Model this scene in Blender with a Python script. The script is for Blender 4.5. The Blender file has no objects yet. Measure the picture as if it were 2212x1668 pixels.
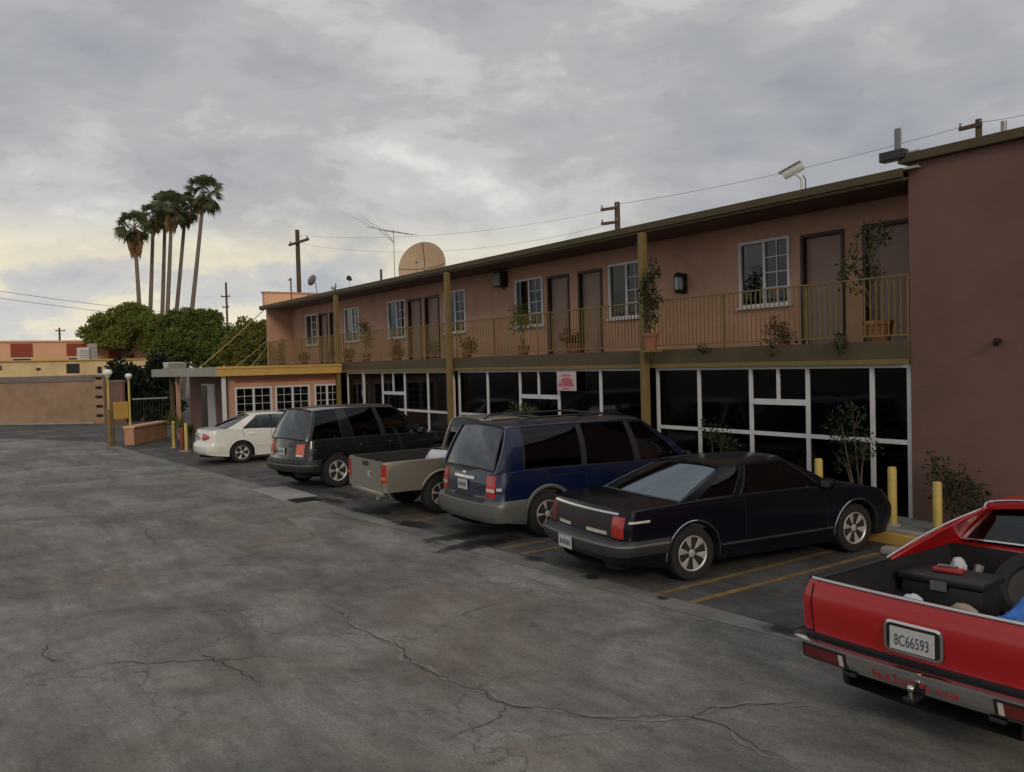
import bpy, bmesh, math, random
from mathutils import Vector, Matrix, noise
random.seed(7)
PI = math.pi
R = math.radians
scene = bpy.context.scene
col = scene.collection

# ------------------------------------------------------------------ camera
PW, PH, PF = 2212.0, 1668.0, 1820.0          # photo measured at this size, focal length in those pixels
CAM_H = 2.65
YAW, PITCH, ROLL = R(34.9), R(-1.536), R(1.486)
CF = Vector((-math.cos(YAW)*math.cos(PITCH), math.sin(YAW)*math.cos(PITCH), math.sin(PITCH)))
_r = CF.cross(Vector((0, 0, 1))).normalized()
_u = _r.cross(CF)
CR = _r*math.cos(ROLL) - _u*math.sin(ROLL)
CU = _u*math.cos(ROLL) + _r*math.sin(ROLL)
CC = Vector((0, 0, CAM_H))
cam_data = bpy.data.cameras.new('camera')
cam = bpy.data.objects.new('camera', cam_data)
col.objects.link(cam)
cam_data.sensor_fit = 'HORIZONTAL'
cam_data.sensor_width = 36.0
cam_data.lens = 36.0*PF/PW
cam_data.clip_start = 0.1
cam_data.clip_end = 3000
m = Matrix((CR, CU, -CF)).transposed().to_4x4()
m.translation = CC
cam.matrix_world = m
scene.camera = cam

def ray(x, y):
    return CF + CR*((x-PW/2)/PF) - CU*((y-PH/2)/PF)
def onZ(x, y, z=0.0):
    d = ray(x, y); return CC + d*((z-CC.z)/d.z)
def onY(x, y, Y):
    d = ray(x, y); return CC + d*(Y/d.y)
def onX(x, y, X):
    d = ray(x, y); return CC + d*(X/d.x)
def onD(x, y, D):
    return CC + ray(x, y)*D

# ------------------------------------------------------------------ world, sun, exposure
SUN_EL, SUN_AZ = R(24), R(-22)      # azimuth measured from +X towards +Y
world = bpy.data.worlds.new('World')
scene.world = world
world.use_nodes = True
nt = world.node_tree
for n in list(nt.nodes): nt.nodes.remove(n)
def wn(t, **k):
    n = nt.nodes.new(t)
    for a, b in k.items(): setattr(n, a, b)
    return n
def wmath(op, a, b=None, clamp=False):
    n = wn('ShaderNodeMath', operation=op, use_clamp=clamp)
    for i, v in enumerate((a, b)):
        if v is None: continue
        if isinstance(v, (int, float)): n.inputs[i].default_value = v
        else: nt.links.new(v, n.inputs[i])
    return n.outputs[0]
def wramp(src, pts, interp='EASE'):
    n = wn('ShaderNodeValToRGB'); r = n.color_ramp; r.interpolation = interp
    while len(r.elements) > len(pts): r.elements.remove(r.elements[-1])
    while len(r.elements) < len(pts): r.elements.new(0.5)
    for e, (p, c) in zip(r.elements, pts):
        e.position = p; e.color = (*c, 1) if len(c) == 3 else c
    nt.links.new(src, n.inputs[0]); return n.outputs[0]
def wmix(f, a, b):
    n = wn('ShaderNodeMix', data_type='RGBA')
    if isinstance(f, (int, float)): n.inputs[0].default_value = f
    else: nt.links.new(f, n.inputs[0])
    for i, v in ((6, a), (7, b)):
        if isinstance(v, tuple): n.inputs[i].default_value = (*v, 1)
        else: nt.links.new(v, n.inputs[i])
    return n.outputs[2]
tc = wn('ShaderNodeTexCoord')
sep = wn('ShaderNodeSeparateXYZ'); nt.links.new(tc.outputs['Generated'], sep.inputs[0])
zz = wmath('MAXIMUM', sep.outputs[2], 0.0)
den = wmath('ADD', zz, 0.30)
comb = wn('ShaderNodeCombineXYZ')
nt.links.new(wmath('DIVIDE', sep.outputs[0], den), comb.inputs[0])
nt.links.new(wmath('DIVIDE', sep.outputs[1], den), comb.inputs[1])
nt.links.new(wmath('MULTIPLY', zz, 0.8), comb.inputs[2])
def wnoise(scale, detail, rough, off=(0, 0, 0), dist=0.0, dome=False):
    mp = wn('ShaderNodeMapping'); mp.inputs['Location'].default_value = off
    if dome: mp.inputs['Scale'].default_value = (1, 1, 2.3)
    nt.links.new(tc.outputs['Generated'] if dome else comb.outputs[0], mp.inputs[0])
    n = wn('ShaderNodeTexNoise'); n.inputs['Scale'].default_value = scale
    n.inputs['Detail'].default_value = detail; n.inputs['Roughness'].default_value = rough
    n.inputs['Distortion'].default_value = dist
    nt.links.new(mp.outputs[0], n.inputs['Vector']); return n.outputs[0]
big = wnoise(1.15, 3, 0.5, (3.1, 1.7, 0))
fine = wnoise(4.2, 7, 0.55, (0.4, 5.2, 1.0), 0.3, True)
puff = wnoise(9.5, 6, 0.6, (7.7, 0.3, 2.0), 0.4, True)
v = wmath('ADD', wmath('MULTIPLY', big, 0.40), wmath('ADD', wmath('MULTIPLY', fine, 0.40), wmath('MULTIPLY', puff, 0.20)))
cloud = wramp(v, [(0.36, (0.325, 0.34, 0.372)), (0.44, (0.385, 0.395, 0.42)), (0.50, (0.45, 0.455, 0.467)), (0.555, (0.57, 0.566, 0.56)), (0.63, (0.78, 0.765, 0.735))])
# lower sky: brighter, creamy between the cloud bands
lowmask = wramp(sep.outputs[2], [(0.0, (1, 1, 1)), (0.10, (0.9, 0.9, 0.9)), (0.185, (0, 0, 0))])
warmclouds = wramp(v, [(0.40, (0.47, 0.485, 0.53)), (0.46, (0.64, 0.625, 0.595)), (0.50, (0.92, 0.82, 0.60)), (0.55, (1.06, 0.95, 0.66))])
dt = wn('ShaderNodeVectorMath', operation='DOT_PRODUCT'); nt.links.new(tc.outputs['Generated'], dt.inputs[0]); dt.inputs[1].default_value = (-0.995, -0.05, 0.08)
glow = wramp(dt.outputs['Value'], [(0.70, (0.35, 0.35, 0.35)), (0.97, (1, 1, 1))])
c2 = wmix(wmath('MULTIPLY', lowmask, wmath('MULTIPLY', glow, 0.95)), cloud, warmclouds)
haze = wramp(sep.outputs[2], [(0.0, (1, 1, 1)), (0.05, (0.35, 0.35, 0.35)), (0.10, (0, 0, 0))])
c3 = wmix(wmath('MULTIPLY', haze, 0.6), c2, (0.66, 0.68, 0.70))
bg_cloud = wn('ShaderNodeBackground'); nt.links.new(c3, bg_cloud.inputs[0]); bg_cloud.inputs[1].default_value = 1.0
sky = wn('ShaderNodeTexSky'); sky.sky_type = 'NISHITA'; sky.sun_disc = False
sky.sun_elevation = SUN_EL; sky.sun_rotation = PI/2 - SUN_AZ
bg_sky = wn('ShaderNodeBackground'); nt.links.new(sky.outputs[0], bg_sky.inputs[0]); bg_sky.inputs[1].default_value = 0.10
mixs = wn('ShaderNodeMixShader')
cover = wramp(v, [(0.30, (0.90, 0.90, 0.90)), (0.45, (0.98, 0.98, 0.98))])
nt.links.new(cover, mixs.inputs[0])
nt.links.new(bg_sky.outputs[0], mixs.inputs[1]); nt.links.new(bg_cloud.outputs[0], mixs.inputs[2])
wo = wn('ShaderNodeOutputWorld'); nt.links.new(mixs.outputs[0], wo.inputs[0])

sun_data = bpy.data.lights.new('sun', 'SUN')
sun_data.energy = 0.95; sun_data.angle = R(16); sun_data.color = (1.0, 0.83, 0.62)
sun = bpy.data.objects.new('sun', sun_data); col.objects.link(sun)
sd = Vector((math.cos(SUN_EL)*math.cos(SUN_AZ), math.cos(SUN_EL)*math.sin(SUN_AZ), math.sin(SUN_EL)))
sun.rotation_euler = sd.to_track_quat('Z', 'Y').to_euler()
scene.view_settings.view_transform = 'Standard'
scene.view_settings.look = 'None'
scene.view_settings.exposure = 0.0
scene.view_settings.gamma = 1.0
scene.view_settings.use_curve_mapping = False

# ------------------------------------------------------------------ materials
MATS = {}
def mat(name, color, rough=0.7, metal=0.0, var=0.0, vscale=3.0, bump=0.0, bscale=40.0, spec=0.5, coat=0.0,
        stretch=None, emit=None, dirt=None, dscale=1.2, damt=0.5):
    """procedural principled material with colour variation, optional stains and relief"""
    mt = bpy.data.materials.new(name); mt.use_nodes = True
    t = mt.node_tree; b = t.nodes['Principled BSDF']
    b.inputs['Base Color'].default_value = (*color, 1)
    b.inputs['Roughness'].default_value = rough
    b.inputs['Metallic'].default_value = metal
    b.inputs['Specular IOR Level'].default_value = spec
    b.inputs['Coat Weight'].default_value = coat
    b.inputs['Coat Roughness'].default_value = 0.06
    tcn = t.nodes.new('ShaderNodeTexCoord'); src = tcn.outputs['Object']
    if stretch:
        mp = t.nodes.new('ShaderNodeMapping'); mp.inputs['Scale'].default_value = stretch
        t.links.new(src, mp.inputs[0]); src = mp.outputs[0]
    cur = None
    if var > 0:
        nz = t.nodes.new('ShaderNodeTexNoise'); nz.inputs['Scale'].default_value = vscale
        nz.inputs['Detail'].default_value = 6; nz.inputs['Roughness'].default_value = 0.6
        t.links.new(src, nz.inputs['Vector'])
        rp = t.nodes.new('ShaderNodeValToRGB')
        rp.color_ramp.elements[0].position = 0.3; rp.color_ramp.elements[1].position = 0.7
        rp.color_ramp.elements[0].color = (*[max(0, c*(1-var)) for c in color], 1)
        rp.color_ramp.elements[1].color = (*[min(1, c*(1+var)) for c in color], 1)
        t.links.new(nz.outputs[0], rp.inputs[0]); cur = rp.outputs[0]
    if dirt:
        nd = t.nodes.new('ShaderNodeTexNoise'); nd.inputs['Scale'].default_value = dscale
        nd.inputs['Detail'].default_value = 9; nd.inputs['Roughness'].default_value = 0.68
        t.links.new(src, nd.inputs['Vector'])
        rd = t.nodes.new('ShaderNodeValToRGB')
        rd.color_ramp.elements[0].position = 0.48; rd.color_ramp.elements[1].position = 0.72
        rd.color_ramp.elements[0].color = (0, 0, 0, 1); rd.color_ramp.elements[1].color = (damt, damt, damt, 1)
        t.links.new(nd.outputs[0], rd.inputs[0])
        mx = t.nodes.new('ShaderNodeMix'); mx.data_type = 'RGBA'
        t.links.new(rd.outputs[0], mx.inputs[0])
        if cur: t.links.new(cur, mx.inputs[6])
        else: mx.inputs[6].default_value = (*color, 1)
        mx.inputs[7].default_value = (*dirt, 1); cur = mx.outputs[2]
    if cur: t.links.new(cur, b.inputs['Base Color'])
    if bump > 0:
        nb = t.nodes.new('ShaderNodeTexNoise'); nb.inputs['Scale'].default_value = bscale
        nb.inputs['Detail'].default_value = 5
        t.links.new(src, nb.inputs['Vector'])
        bn = t.nodes.new('ShaderNodeBump'); bn.inputs['Strength'].default_value = bump; bn.inputs['Distance'].default_value = 0.02
        t.links.new(nb.outputs[0], bn.inputs['Height']); t.links.new(bn.outputs[0], b.inputs['Normal'])
    if emit:
        b.inputs['Emission Color'].default_value = (*emit[0], 1); b.inputs['Emission Strength'].default_value = emit[1]
    MATS[name] = mt
    return mt
def glass(name, tint, refl=(0.9, 0.95, 1.0), rough=0.03, ior=1.5, through=1.0):
    mt = bpy.data.materials.new(name); mt.use_nodes = True
    t = mt.node_tree
    for n in list(t.nodes): t.nodes.remove(n)
    o = t.nodes.new('ShaderNodeOutputMaterial'); mx = t.nodes.new('ShaderNodeMixShader')
    fr = t.nodes.new('ShaderNodeFresnel'); fr.inputs[0].default_value = ior
    gl = t.nodes.new('ShaderNodeBsdfGlossy'); gl.inputs[0].default_value = (*refl, 1); gl.inputs[1].default_value = rough
    tr = t.nodes.new('ShaderNodeBsdfTransparent'); tr.inputs[0].default_value = (*tint, 1)
    t.links.new(fr.outputs[0], mx.inputs[0]); t.links.new(tr.outputs[0], mx.inputs[1]); t.links.new(gl.outputs[0], mx.inputs[2])
    t.links.new(mx.outputs[0], o.inputs[0])
    MATS[name] = mt; return mt
def leafmat(name, color, var=0.45, trans=0.25, rough=0.55):
    mt = mat(name, color, rough, var=var, vscale=1.1, spec=0.3)
    t = mt.node_tree; b = t.nodes['Principled BSDF']; o = [n for n in t.nodes if n.type == 'OUTPUT_MATERIAL'][0]
    g = t.nodes.new('ShaderNodeObjectInfo')
    tl = t.nodes.new('ShaderNodeBsdfTranslucent'); tl.inputs[0].default_value = (color[0]*1.6, color[1]*1.6, color[2]*0.9, 1)
    mx = t.nodes.new('ShaderNodeMixShader'); mx.inputs[0].default_value = trans
    t.links.new(b.outputs[0], mx.inputs[1]); t.links.new(tl.outputs[0], mx.inputs[2]); t.links.new(mx.outputs[0], o.inputs[0])
    return mt

# ------------------------------------------------------------------ mesh builder
class MB:
    def __init__(s): s.v = []; s.f = []; s.mi = []; s.cur = 0
    def add(s, vs, fs):
        b = len(s.v); s.v += [tuple(p) for p in vs]
        for f in fs: s.f.append([i+b for i in f]); s.mi.append(s.cur)
    def box(s, x0, x1, y0, y1, z0, z1):
        s.add([(x0,y0,z0),(x1,y0,z0),(x1,y1,z0),(x0,y1,z0),(x0,y0,z1),(x1,y0,z1),(x1,y1,z1),(x0,y1,z1)],
              [(3,2,1,0),(4,5,6,7),(0,1,5,4),(1,2,6,5),(2,3,7,6),(3,0,4,7)])
        return s
    def cbox(s, c, sz, rot=None, ch=0.0):
        hx, hy, hz = sz[0]/2, sz[1]/2, sz[2]/2
        M = rot or Matrix.Identity(3); c = Vector(c)
        if ch <= 0:
            P = [(-hx,-hy,-hz),(hx,-hy,-hz),(hx,hy,-hz),(-hx,hy,-hz),(-hx,-hy,hz),(hx,-hy,hz),(hx,hy,hz),(-hx,hy,hz)]
            s.add([c+M@Vector(p) for p in P], [(3,2,1,0),(4,5,6,7),(0,1,5,4),(1,2,6,5),(2,3,7,6),(3,0,4,7)])
        else:
            bm = bmesh.new(); bmesh.ops.create_cube(bm, size=1.0)
            for v in bm.verts: v.co = Vector((v.co.x*2*hx, v.co.y*2*hy, v.co.z*2*hz))
            bmesh.ops.bevel(bm, geom=bm.edges[:], offset=ch, segments=2, affect='EDGES', profile=0.5)
            bm.verts.index_update()
            s.add([c+M@v.co for v in bm.verts], [[v.index for v in f.verts] for f in bm.faces]); bm.free()
        return s
    def cyl(s, p0, p1, r0, r1=None, n=12, caps=True):
        p0 = Vector(p0); p1 = Vector(p1); r1 = r0 if r1 is None else r1
        d = (p1-p0).normalized(); a = d.orthogonal().normalized(); b = d.cross(a)
        vs = []
        for p, r in ((p0, r0), (p1, r1)):
            for i in range(n):
                t = 2*PI*i/n; vs.append(p + a*(r*math.cos(t)) + b*(r*math.sin(t)))
        fs = [(i, (i+1) % n, n+(i+1) % n, n+i) for i in range(n)]
        if caps: fs += [tuple(range(n-1, -1, -1)), tuple(range(n, 2*n))]
        s.add(vs, fs); return s
    def tube(s, pts, r, n=6, caps=True):
        pts = [Vector(p) for p in pts]; rr = r if isinstance(r, (list, tuple)) else [r]*len(pts)
        vs = []; a = None
        for i, p in enumerate(pts):
            d = (pts[min(i+1, len(pts)-1)] - pts[max(i-1, 0)]).normalized()
            a = d.orthogonal().normalized() if a is None else (a - d*a.dot(d)).normalized()
            b = d.cross(a)
            for k in range(n):
                t = 2*PI*k/n; vs.append(p + a*(rr[i]*math.cos(t)) + b*(rr[i]*math.sin(t)))
        fs = []
        for i in range(len(pts)-1):
            for k in range(n):
                fs.append((i*n+k, i*n+(k+1) % n, (i+1)*n+(k+1) % n, (i+1)*n+k))
        if caps: fs += [tuple(range(n-1, -1, -1)), tuple(range((len(pts)-1)*n, len(pts)*n))]
        s.add(vs, fs); return s
    def lathe(s, prof, c=(0,0,0), axis='Z', n=24, M=None):
        """profile of (r, h) pairs spun round an axis"""
        vs = []; c = Vector(c)
        for r, h in prof:
            for k in range(n):
                t = 2*PI*k/n; x, y = r*math.cos(t), r*math.sin(t)
                p = {'Z': (x, y, h), 'Y': (x, h, y), 'X': (h, x, y)}[axis]
                p = Vector(p)
                if M: p = M @ p
                vs.append(c+p)
        fs = []
        for i in range(len(prof)-1):
            for k in range(n):
                q = (i*n+k, i*n+(k+1) % n, (i+1)*n+(k+1) % n, (i+1)*n+k)
                fs.append(q if axis != 'Y' else q[::-1])
        s.add(vs, fs); return s
    def quad(s, *ps): s.add(ps, [tuple(range(len(ps)))]); return s
    def prism(s, poly, fn0, fn1):
        """poly of 2d points, fn0/fn1 map a 2d point to the two end faces"""
        n = len(poly)
        s.add([fn0(p) for p in poly] + [fn1(p) for p in poly],
              [tuple(range(n-1, -1, -1)), tuple(range(n, 2*n))] + [(i, (i+1) % n, n+(i+1) % n, n+i) for i in range(n)])
        return s
    def grid(s, fn, nu, nv, thick=None):
        """fn(u,v) -> point for u,v in 0..1; thick(u,v) -> offset vector for a closed slab"""
        P = [[Vector(fn(i/nu, j/nv)) for j in range(nv+1)] for i in range(nu+1)]
        vs = [p for row in P for p in row]; w = nv+1
        fs = [(i*w+j, (i+1)*w+j, (i+1)*w+j+1, i*w+j+1) for i in range(nu) for j in range(nv)]
        if thick is not None:
            b = len(vs)
            vs += [P[i][j] + Vector(thick(i/nu, j/nv)) for i in range(nu+1) for j in range(nv+1)]
            fs += [tuple(b+k for k in f[::-1]) for f in fs]
            for i in range(nu):
                fs.append((i*w, b+i*w, b+(i+1)*w, (i+1)*w)); fs.append(((i+1)*w+nv, b+(i+1)*w+nv, b+i*w+nv, i*w+nv))
            for j in range(nv):
                fs.append((j+1, b+j+1, b+j, j)); fs.append((nu*w+j, b+nu*w+j, b+nu*w+j+1, nu*w+j+1))
        s.add(vs, fs); return s
    def mesh(s, name, mats, smooth=None, origin=(0,0,0), fix=False, weld=False):
        me = bpy.data.meshes.new(name)
        o = Vector(origin)
        me.from_pydata([tuple(Vector(p)-o) for p in s.v], [], s.f)
        mats = mats if isinstance(mats, (list, tuple)) else [mats]
        for mm in mats: me.materials.append(mm)
        if len(mats) > 1:
            for p, i in zip(me.polygons, s.mi): p.material_index = i
        if fix or weld:
            bm = bmesh.new(); bm.from_mesh(me)
            if weld:
                bmesh.ops.remove_doubles(bm, verts=bm.verts[:], dist=0.0004)
                bmesh.ops.dissolve_degenerate(bm, edges=bm.edges[:], dist=0.0002)
            bmesh.ops.recalc_face_normals(bm, faces=bm.faces[:])
            bm.to_mesh(me); bm.free()
        if smooth is not None:
            me.shade_smooth(); me.set_sharp_from_angle(angle=R(smooth))
        me.update(); return me
    def build(s, name, mats, parent=None, smooth=None, origin=None, fix=False, weld=False, bevel=0.0):
        """one mesh object; for a part, coordinates stay in the parent's frame"""
        org = (0,0,0) if origin is None else origin
        ob = bpy.data.objects.new(name, s.mesh(name, mats, smooth, org, fix, weld))
        col.objects.link(ob)
        if parent is not None: ob.parent = parent
        if origin is not None: ob.location = origin
        if bevel > 0:
            b = ob.modifiers.new('bevel', 'BEVEL'); b.width = bevel; b.segments = 2; b.limit_method = 'ANGLE'; b.angle_limit = R(40)
        return ob
def tag(o, label=None, cat=None, group=None, kind=None):
    if label: o['label'] = label
    if cat: o['category'] = cat
    if group: o['group'] = group
    if kind: o['kind'] = kind
    return o
def thing(name, label, cat, loc=(0,0,0), rz=0.0, group=None):
    o = bpy.data.objects.new(name, None); col.objects.link(o)
    o.empty_display_size = 0.2; o.location = loc; o.rotation_euler = (0, 0, rz)
    return tag(o, label, cat, group)
def shared(name, me, parent, loc=(0,0,0), rot=(0,0,0), scale=(1,1,1)):
    ob = bpy.data.objects.new(name, me); col.objects.link(ob); ob.parent = parent
    ob.location = loc; ob.rotation_euler = rot; ob.scale = scale
    return ob
def copy_tree(o, parent=None):
    c = o.copy(); col.objects.link(c); c.parent = parent
    for ch in list(o.children): copy_tree(ch, c)
    return c
def text_mesh(mb, txt, fn, size=1.0, depth=0.0, align='CENTER'):
    """flat lettering: default font outline turned into faces, placed by fn(x, y)"""
    cu = bpy.data.curves.new('lettering', 'FONT'); cu.body = txt; cu.size = size; cu.align_x = align; cu.align_y = 'CENTER'
    ob = bpy.data.objects.new('lettering', cu); col.objects.link(ob)
    dg = bpy.context.evaluated_depsgraph_get(); dg.update()
    me = bpy.data.meshes.new_from_object(ob.evaluated_get(dg))
    mb.add([fn(v.co.x, v.co.y) for v in me.vertices], [list(p.vertices) for p in me.polygons])
    bpy.data.objects.remove(ob); bpy.data.meshes.remove(me); bpy.data.curves.remove(cu)

def lerp(a, b, t): return a + (b-a)*t
def pl(pts, x):
    """piecewise-linear lookup"""
    if x <= pts[0][0]: return pts[0][1]
    for (x0, y0), (x1, y1) in zip(pts, pts[1:]):
        if x <= x1: return y0 + (y1-y0)*(x-x0)/(x1-x0) if x1 > x0 else y1
    return pts[-1][1]
def sm(pts, x):
    """smooth (cosine eased) lookup"""
    if x <= pts[0][0]: return pts[0][1]
    for (x0, y0), (x1, y1) in zip(pts, pts[1:]):
        if x <= x1:
            t = (x-x0)/(x1-x0) if x1 > x0 else 1
            return y0 + (y1-y0)*t*t*(3-2*t)
    return pts[-1][1]
# ------------------------------------------------------------------ materials used by the setting
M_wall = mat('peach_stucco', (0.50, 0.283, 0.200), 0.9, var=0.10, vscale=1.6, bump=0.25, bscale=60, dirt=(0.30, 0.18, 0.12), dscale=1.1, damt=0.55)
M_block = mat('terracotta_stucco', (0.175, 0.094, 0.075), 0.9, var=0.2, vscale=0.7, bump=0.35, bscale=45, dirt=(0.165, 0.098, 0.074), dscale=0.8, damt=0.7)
M_mustard = mat('mustard_paint', (0.185, 0.130, 0.040), 0.65, var=0.14, vscale=4, bump=0.1, bscale=50, dirt=(0.22, 0.15, 0.05), dscale=2.5, damt=0.6)
M_olive = mat('olive_fascia_paint', (0.078, 0.058, 0.025), 0.7, var=0.15, vscale=3, dirt=(0.10, 0.07, 0.03), dscale=2.0, damt=0.7)
M_fasciay = mat('yellow_fascia_paint', (0.55, 0.34, 0.085), 0.65, var=0.10, vscale=2, dirt=(0.36, 0.22, 0.07), dscale=1.6, damt=0.5)
M_shadefascia = mat('shaded_fascia_grey', (0.33, 0.32, 0.27), 0.7, var=0.12, vscale=2)  # fascia face turned from the sun, its shade put in as grey
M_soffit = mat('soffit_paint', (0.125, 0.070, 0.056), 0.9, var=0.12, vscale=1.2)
M_roof = mat('roofing_felt', (0.42, 0.42, 0.40), 0.9, var=0.2, vscale=1.2)
M_white = mat('white_metal_frame', (0.62, 0.63, 0.64), 0.45, var=0.06, vscale=6, dirt=(0.42, 0.42, 0.40), dscale=4, damt=0.5)
M_door = mat('mauve_door_paint', (0.30, 0.195, 0.165), 0.6, var=0.08, vscale=2)
M_dframe = mat('dark_brown_frame', (0.032, 0.014, 0.011), 0.5, var=0.2, vscale=4)
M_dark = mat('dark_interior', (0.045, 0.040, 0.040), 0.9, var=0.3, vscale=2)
M_curtain = mat('curtain_cloth', (0.20, 0.20, 0.19), 0.9, var=0.25, vscale=5, stretch=(9, 1, 0.4))
M_black = mat('black_metal', (0.014, 0.014, 0.015), 0.45, var=0.2, vscale=5)
M_grey = mat('grey_metal', (0.30, 0.30, 0.29), 0.45, metal=0.6, var=0.1, vscale=6)
M_galv = mat('galvanised_metal', (0.42, 0.42, 0.42), 0.5, metal=0.5, var=0.15, vscale=8)
M_brass = mat('brass', (0.5, 0.36, 0.14), 0.35, metal=0.9, var=0.1, vscale=9)
M_conc = mat('pale_concrete', (0.33, 0.32, 0.295), 0.9, var=0.18, vscale=2.5, bump=0.3, bscale=50, dirt=(0.20, 0.19, 0.17), dscale=1.8, damt=0.6)
M_yellow = mat('safety_yellow_paint', (0.52, 0.40, 0.10), 0.55, var=0.12, vscale=5, dirt=(0.28, 0.21, 0.08), dscale=3.5, damt=0.7)
M_wood = mat('creosoted_timber', (0.10, 0.065, 0.040), 0.9, var=0.3, vscale=3, stretch=(6, 6, 0.4))
M_glass = glass('window_glass', (0.42, 0.44, 0.45), ior=1.45)
M_dglass = glass('dark_tinted_glass', (0.22, 0.225, 0.24), refl=(0.62, 0.62, 0.66), ior=1.45, rough=0.06)
M_terra = mat('terracotta_pot', (0.27, 0.105, 0.062), 0.85, var=0.2, vscale=6)
M_soil = mat('potting_soil', (0.035, 0.025, 0.018), 0.95, var=0.3, vscale=9)
M_leaf = leafmat('leaf_green', (0.055, 0.085, 0.022))
M_leafd = leafmat('leaf_dark', (0.026, 0.044, 0.015))
M_leafy = leafmat('leaf_olive', (0.095, 0.105, 0.03))
M_leafr = leafmat('leaf_red', (0.13, 0.03, 0.022))
M_bark = mat('bark', (0.115, 0.085, 0.06), 0.95, var=0.3, vscale=4, bump=0.5, bscale=20)

# ------------------------------------------------------------------ paving materials
def asphalt(name, base, light, dark, crack, cr_scale, stain=0.75, brown=0.55):
    mt = bpy.data.materials.new(name); mt.use_nodes = True
    t = mt.node_tree; b = t.nodes['Principled BSDF']; b.inputs['Roughness'].default_value = 0.85
    b.inputs['Specular IOR Level'].default_value = 0.28
    tcn = t.nodes.new('ShaderNodeTexCoord'); O = tcn.outputs['Object']
    def nz(scale, detail, rough, stretch=(1, 1, 1), off=(0, 0, 0), dist=0):
        mp = t.nodes.new('ShaderNodeMapping'); mp.inputs['Scale'].default_value = stretch; mp.inputs['Location'].default_value = off
        t.links.new(O, mp.inputs[0])
        n = t.nodes.new('ShaderNodeTexNoise'); n.inputs['Scale'].default_value = scale; n.inputs['Detail'].default_value = detail
        n.inputs['Roughness'].default_value = rough; n.inputs['Distortion'].default_value = dist
        t.links.new(mp.outputs[0], n.inputs['Vector']); return n
    def ramp(src, pts):
        n = t.nodes.new('ShaderNodeValToRGB'); r = n.color_ramp
        while len(r.elements) < len(pts): r.elements.new(0.5)
        for e, (p, c) in zip(r.elements, pts): e.position = p; e.color = (*c, 1) if isinstance(c, tuple) else (c, c, c, 1)
        t.links.new(src, n.inputs[0]); return n.outputs[0]
    def mix(f, a, bb, mode='MIX'):
        n = t.nodes.new('ShaderNodeMix'); n.data_type = 'RGBA'; n.blend_type = mode
        for i, v in ((0, f), (6, a), (7, bb)):
            if isinstance(v, (int, float)): n.inputs[i].default_value = v
            elif isinstance(v, tuple): n.inputs[i].default_value = (*v, 1)
            else: t.links.new(v, n.inputs[i])
        return n.outputs[2]
    def mul(a, bb):
        n = t.nodes.new('ShaderNodeMath'); n.operation = 'MULTIPLY'
        for i, v in enumerate((a, bb)):
            if isinstance(v, (int, float)): n.inputs[i].default_value = v
            else: t.links.new(v, n.inputs[i])
        return n.outputs[0]
    c = ramp(nz(0.55, 8, 0.62, dist=0.6).outputs[0], [(0.30, dark), (0.50, base), (0.70, light)])
    # streaks along the direction cars drive
    c = mix(mul(ramp(nz(0.9, 7, 0.65, (0.35, 1.6, 1), (4, 9, 0), 0.8).outputs[0], [(0.45, 0.0), (0.68, 1.0)]), 0.75), c, dark)
    # brownish and blackish blotches
    c = mix(mul(ramp(nz(0.42, 6, 0.6, off=(11, 3, 0), dist=1.0).outputs[0], [(0.50, 0.0), (0.64, 1.0)]), brown), c, tuple(x*y for x, y in zip(base, (0.86, 0.70, 0.60))))
    c = mix(mul(ramp(nz(1.3, 8, 0.66, off=(2, 17, 0), dist=1.4).outputs[0], [(0.60, 0.0), (0.74, 1.0)]), stain), c, tuple(x*0.42 for x in base))
    c = mix(mul(ramp(nz(2.6, 6, 0.7, off=(31, 7, 0), dist=0.8).outputs[0], [(0.60, 0.0), (0.72, 1.0)]), 0.35), c, light)
    # mottled wear and aggregate grain
    c = mix(0.5, c, ramp(nz(3.4, 9, 0.74, (0.7, 1.5, 1), (13, 2, 0), 0.5).outputs[0], [(0.30, 0.24), (0.50, 0.50), (0.70, 0.74)]), 'OVERLAY')
    c = mix(0.75, c, ramp(nz(38, 4, 0.75).outputs[0], [(0.25, 0.28), (0.75, 0.76)]), 'OVERLAY')
    # alligator cracks in worn areas
    wob = nz(1.7, 4, 0.6)
    vm = t.nodes.new('ShaderNodeVectorMath'); vm.operation = 'MULTIPLY_ADD'
    t.links.new(wob.outputs['Color'], vm.inputs[0]); vm.inputs[1].default_value = (0.9, 0.9, 0.0); t.links.new(O, vm.inputs[2])
    def cracks(scale, width, maskscale, lo, hi, off):
        vo = t.nodes.new('ShaderNodeTexVoronoi'); vo.feature = 'DISTANCE_TO_EDGE'; vo.voronoi_dimensions = '2D'
        vo.inputs['Scale'].default_value = scale; t.links.new(vm.outputs[0], vo.inputs['Vector'])
        line = ramp(vo.outputs['Distance'], [(0.0, 1.0), (width, 0.0)])
        return mul(line, ramp(nz(maskscale, 4, 0.6, off=off).outputs[0], [(lo, 0.0), (hi, 1.0)]))
    cr = cracks(cr_scale, 0.030, 0.35, 0.50, 0.62, (5, 5, 0))
    cr2 = cracks(cr_scale*0.28, 0.010, 0.2, 0.42, 0.55, (25, 1, 0))
    c = mix(mul(cr, crack), c, tuple(x*0.30 for x in base))
    c = mix(mul(cr2, crack), c, tuple(x*0.30 for x in base))
    t.links.new(c, b.inputs['Base Color'])
    rr = ramp(nz(0.8, 5, 0.6, off=(9, 9, 0)).outputs[0], [(0.35, 0.72), (0.7, 0.95)]); t.links.new(rr, b.inputs['Roughness'])
    bp = t.nodes.new('ShaderNodeBump'); bp.inputs['Strength'].default_value = 0.35; bp.inputs['Distance'].default_value = 0.01
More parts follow.
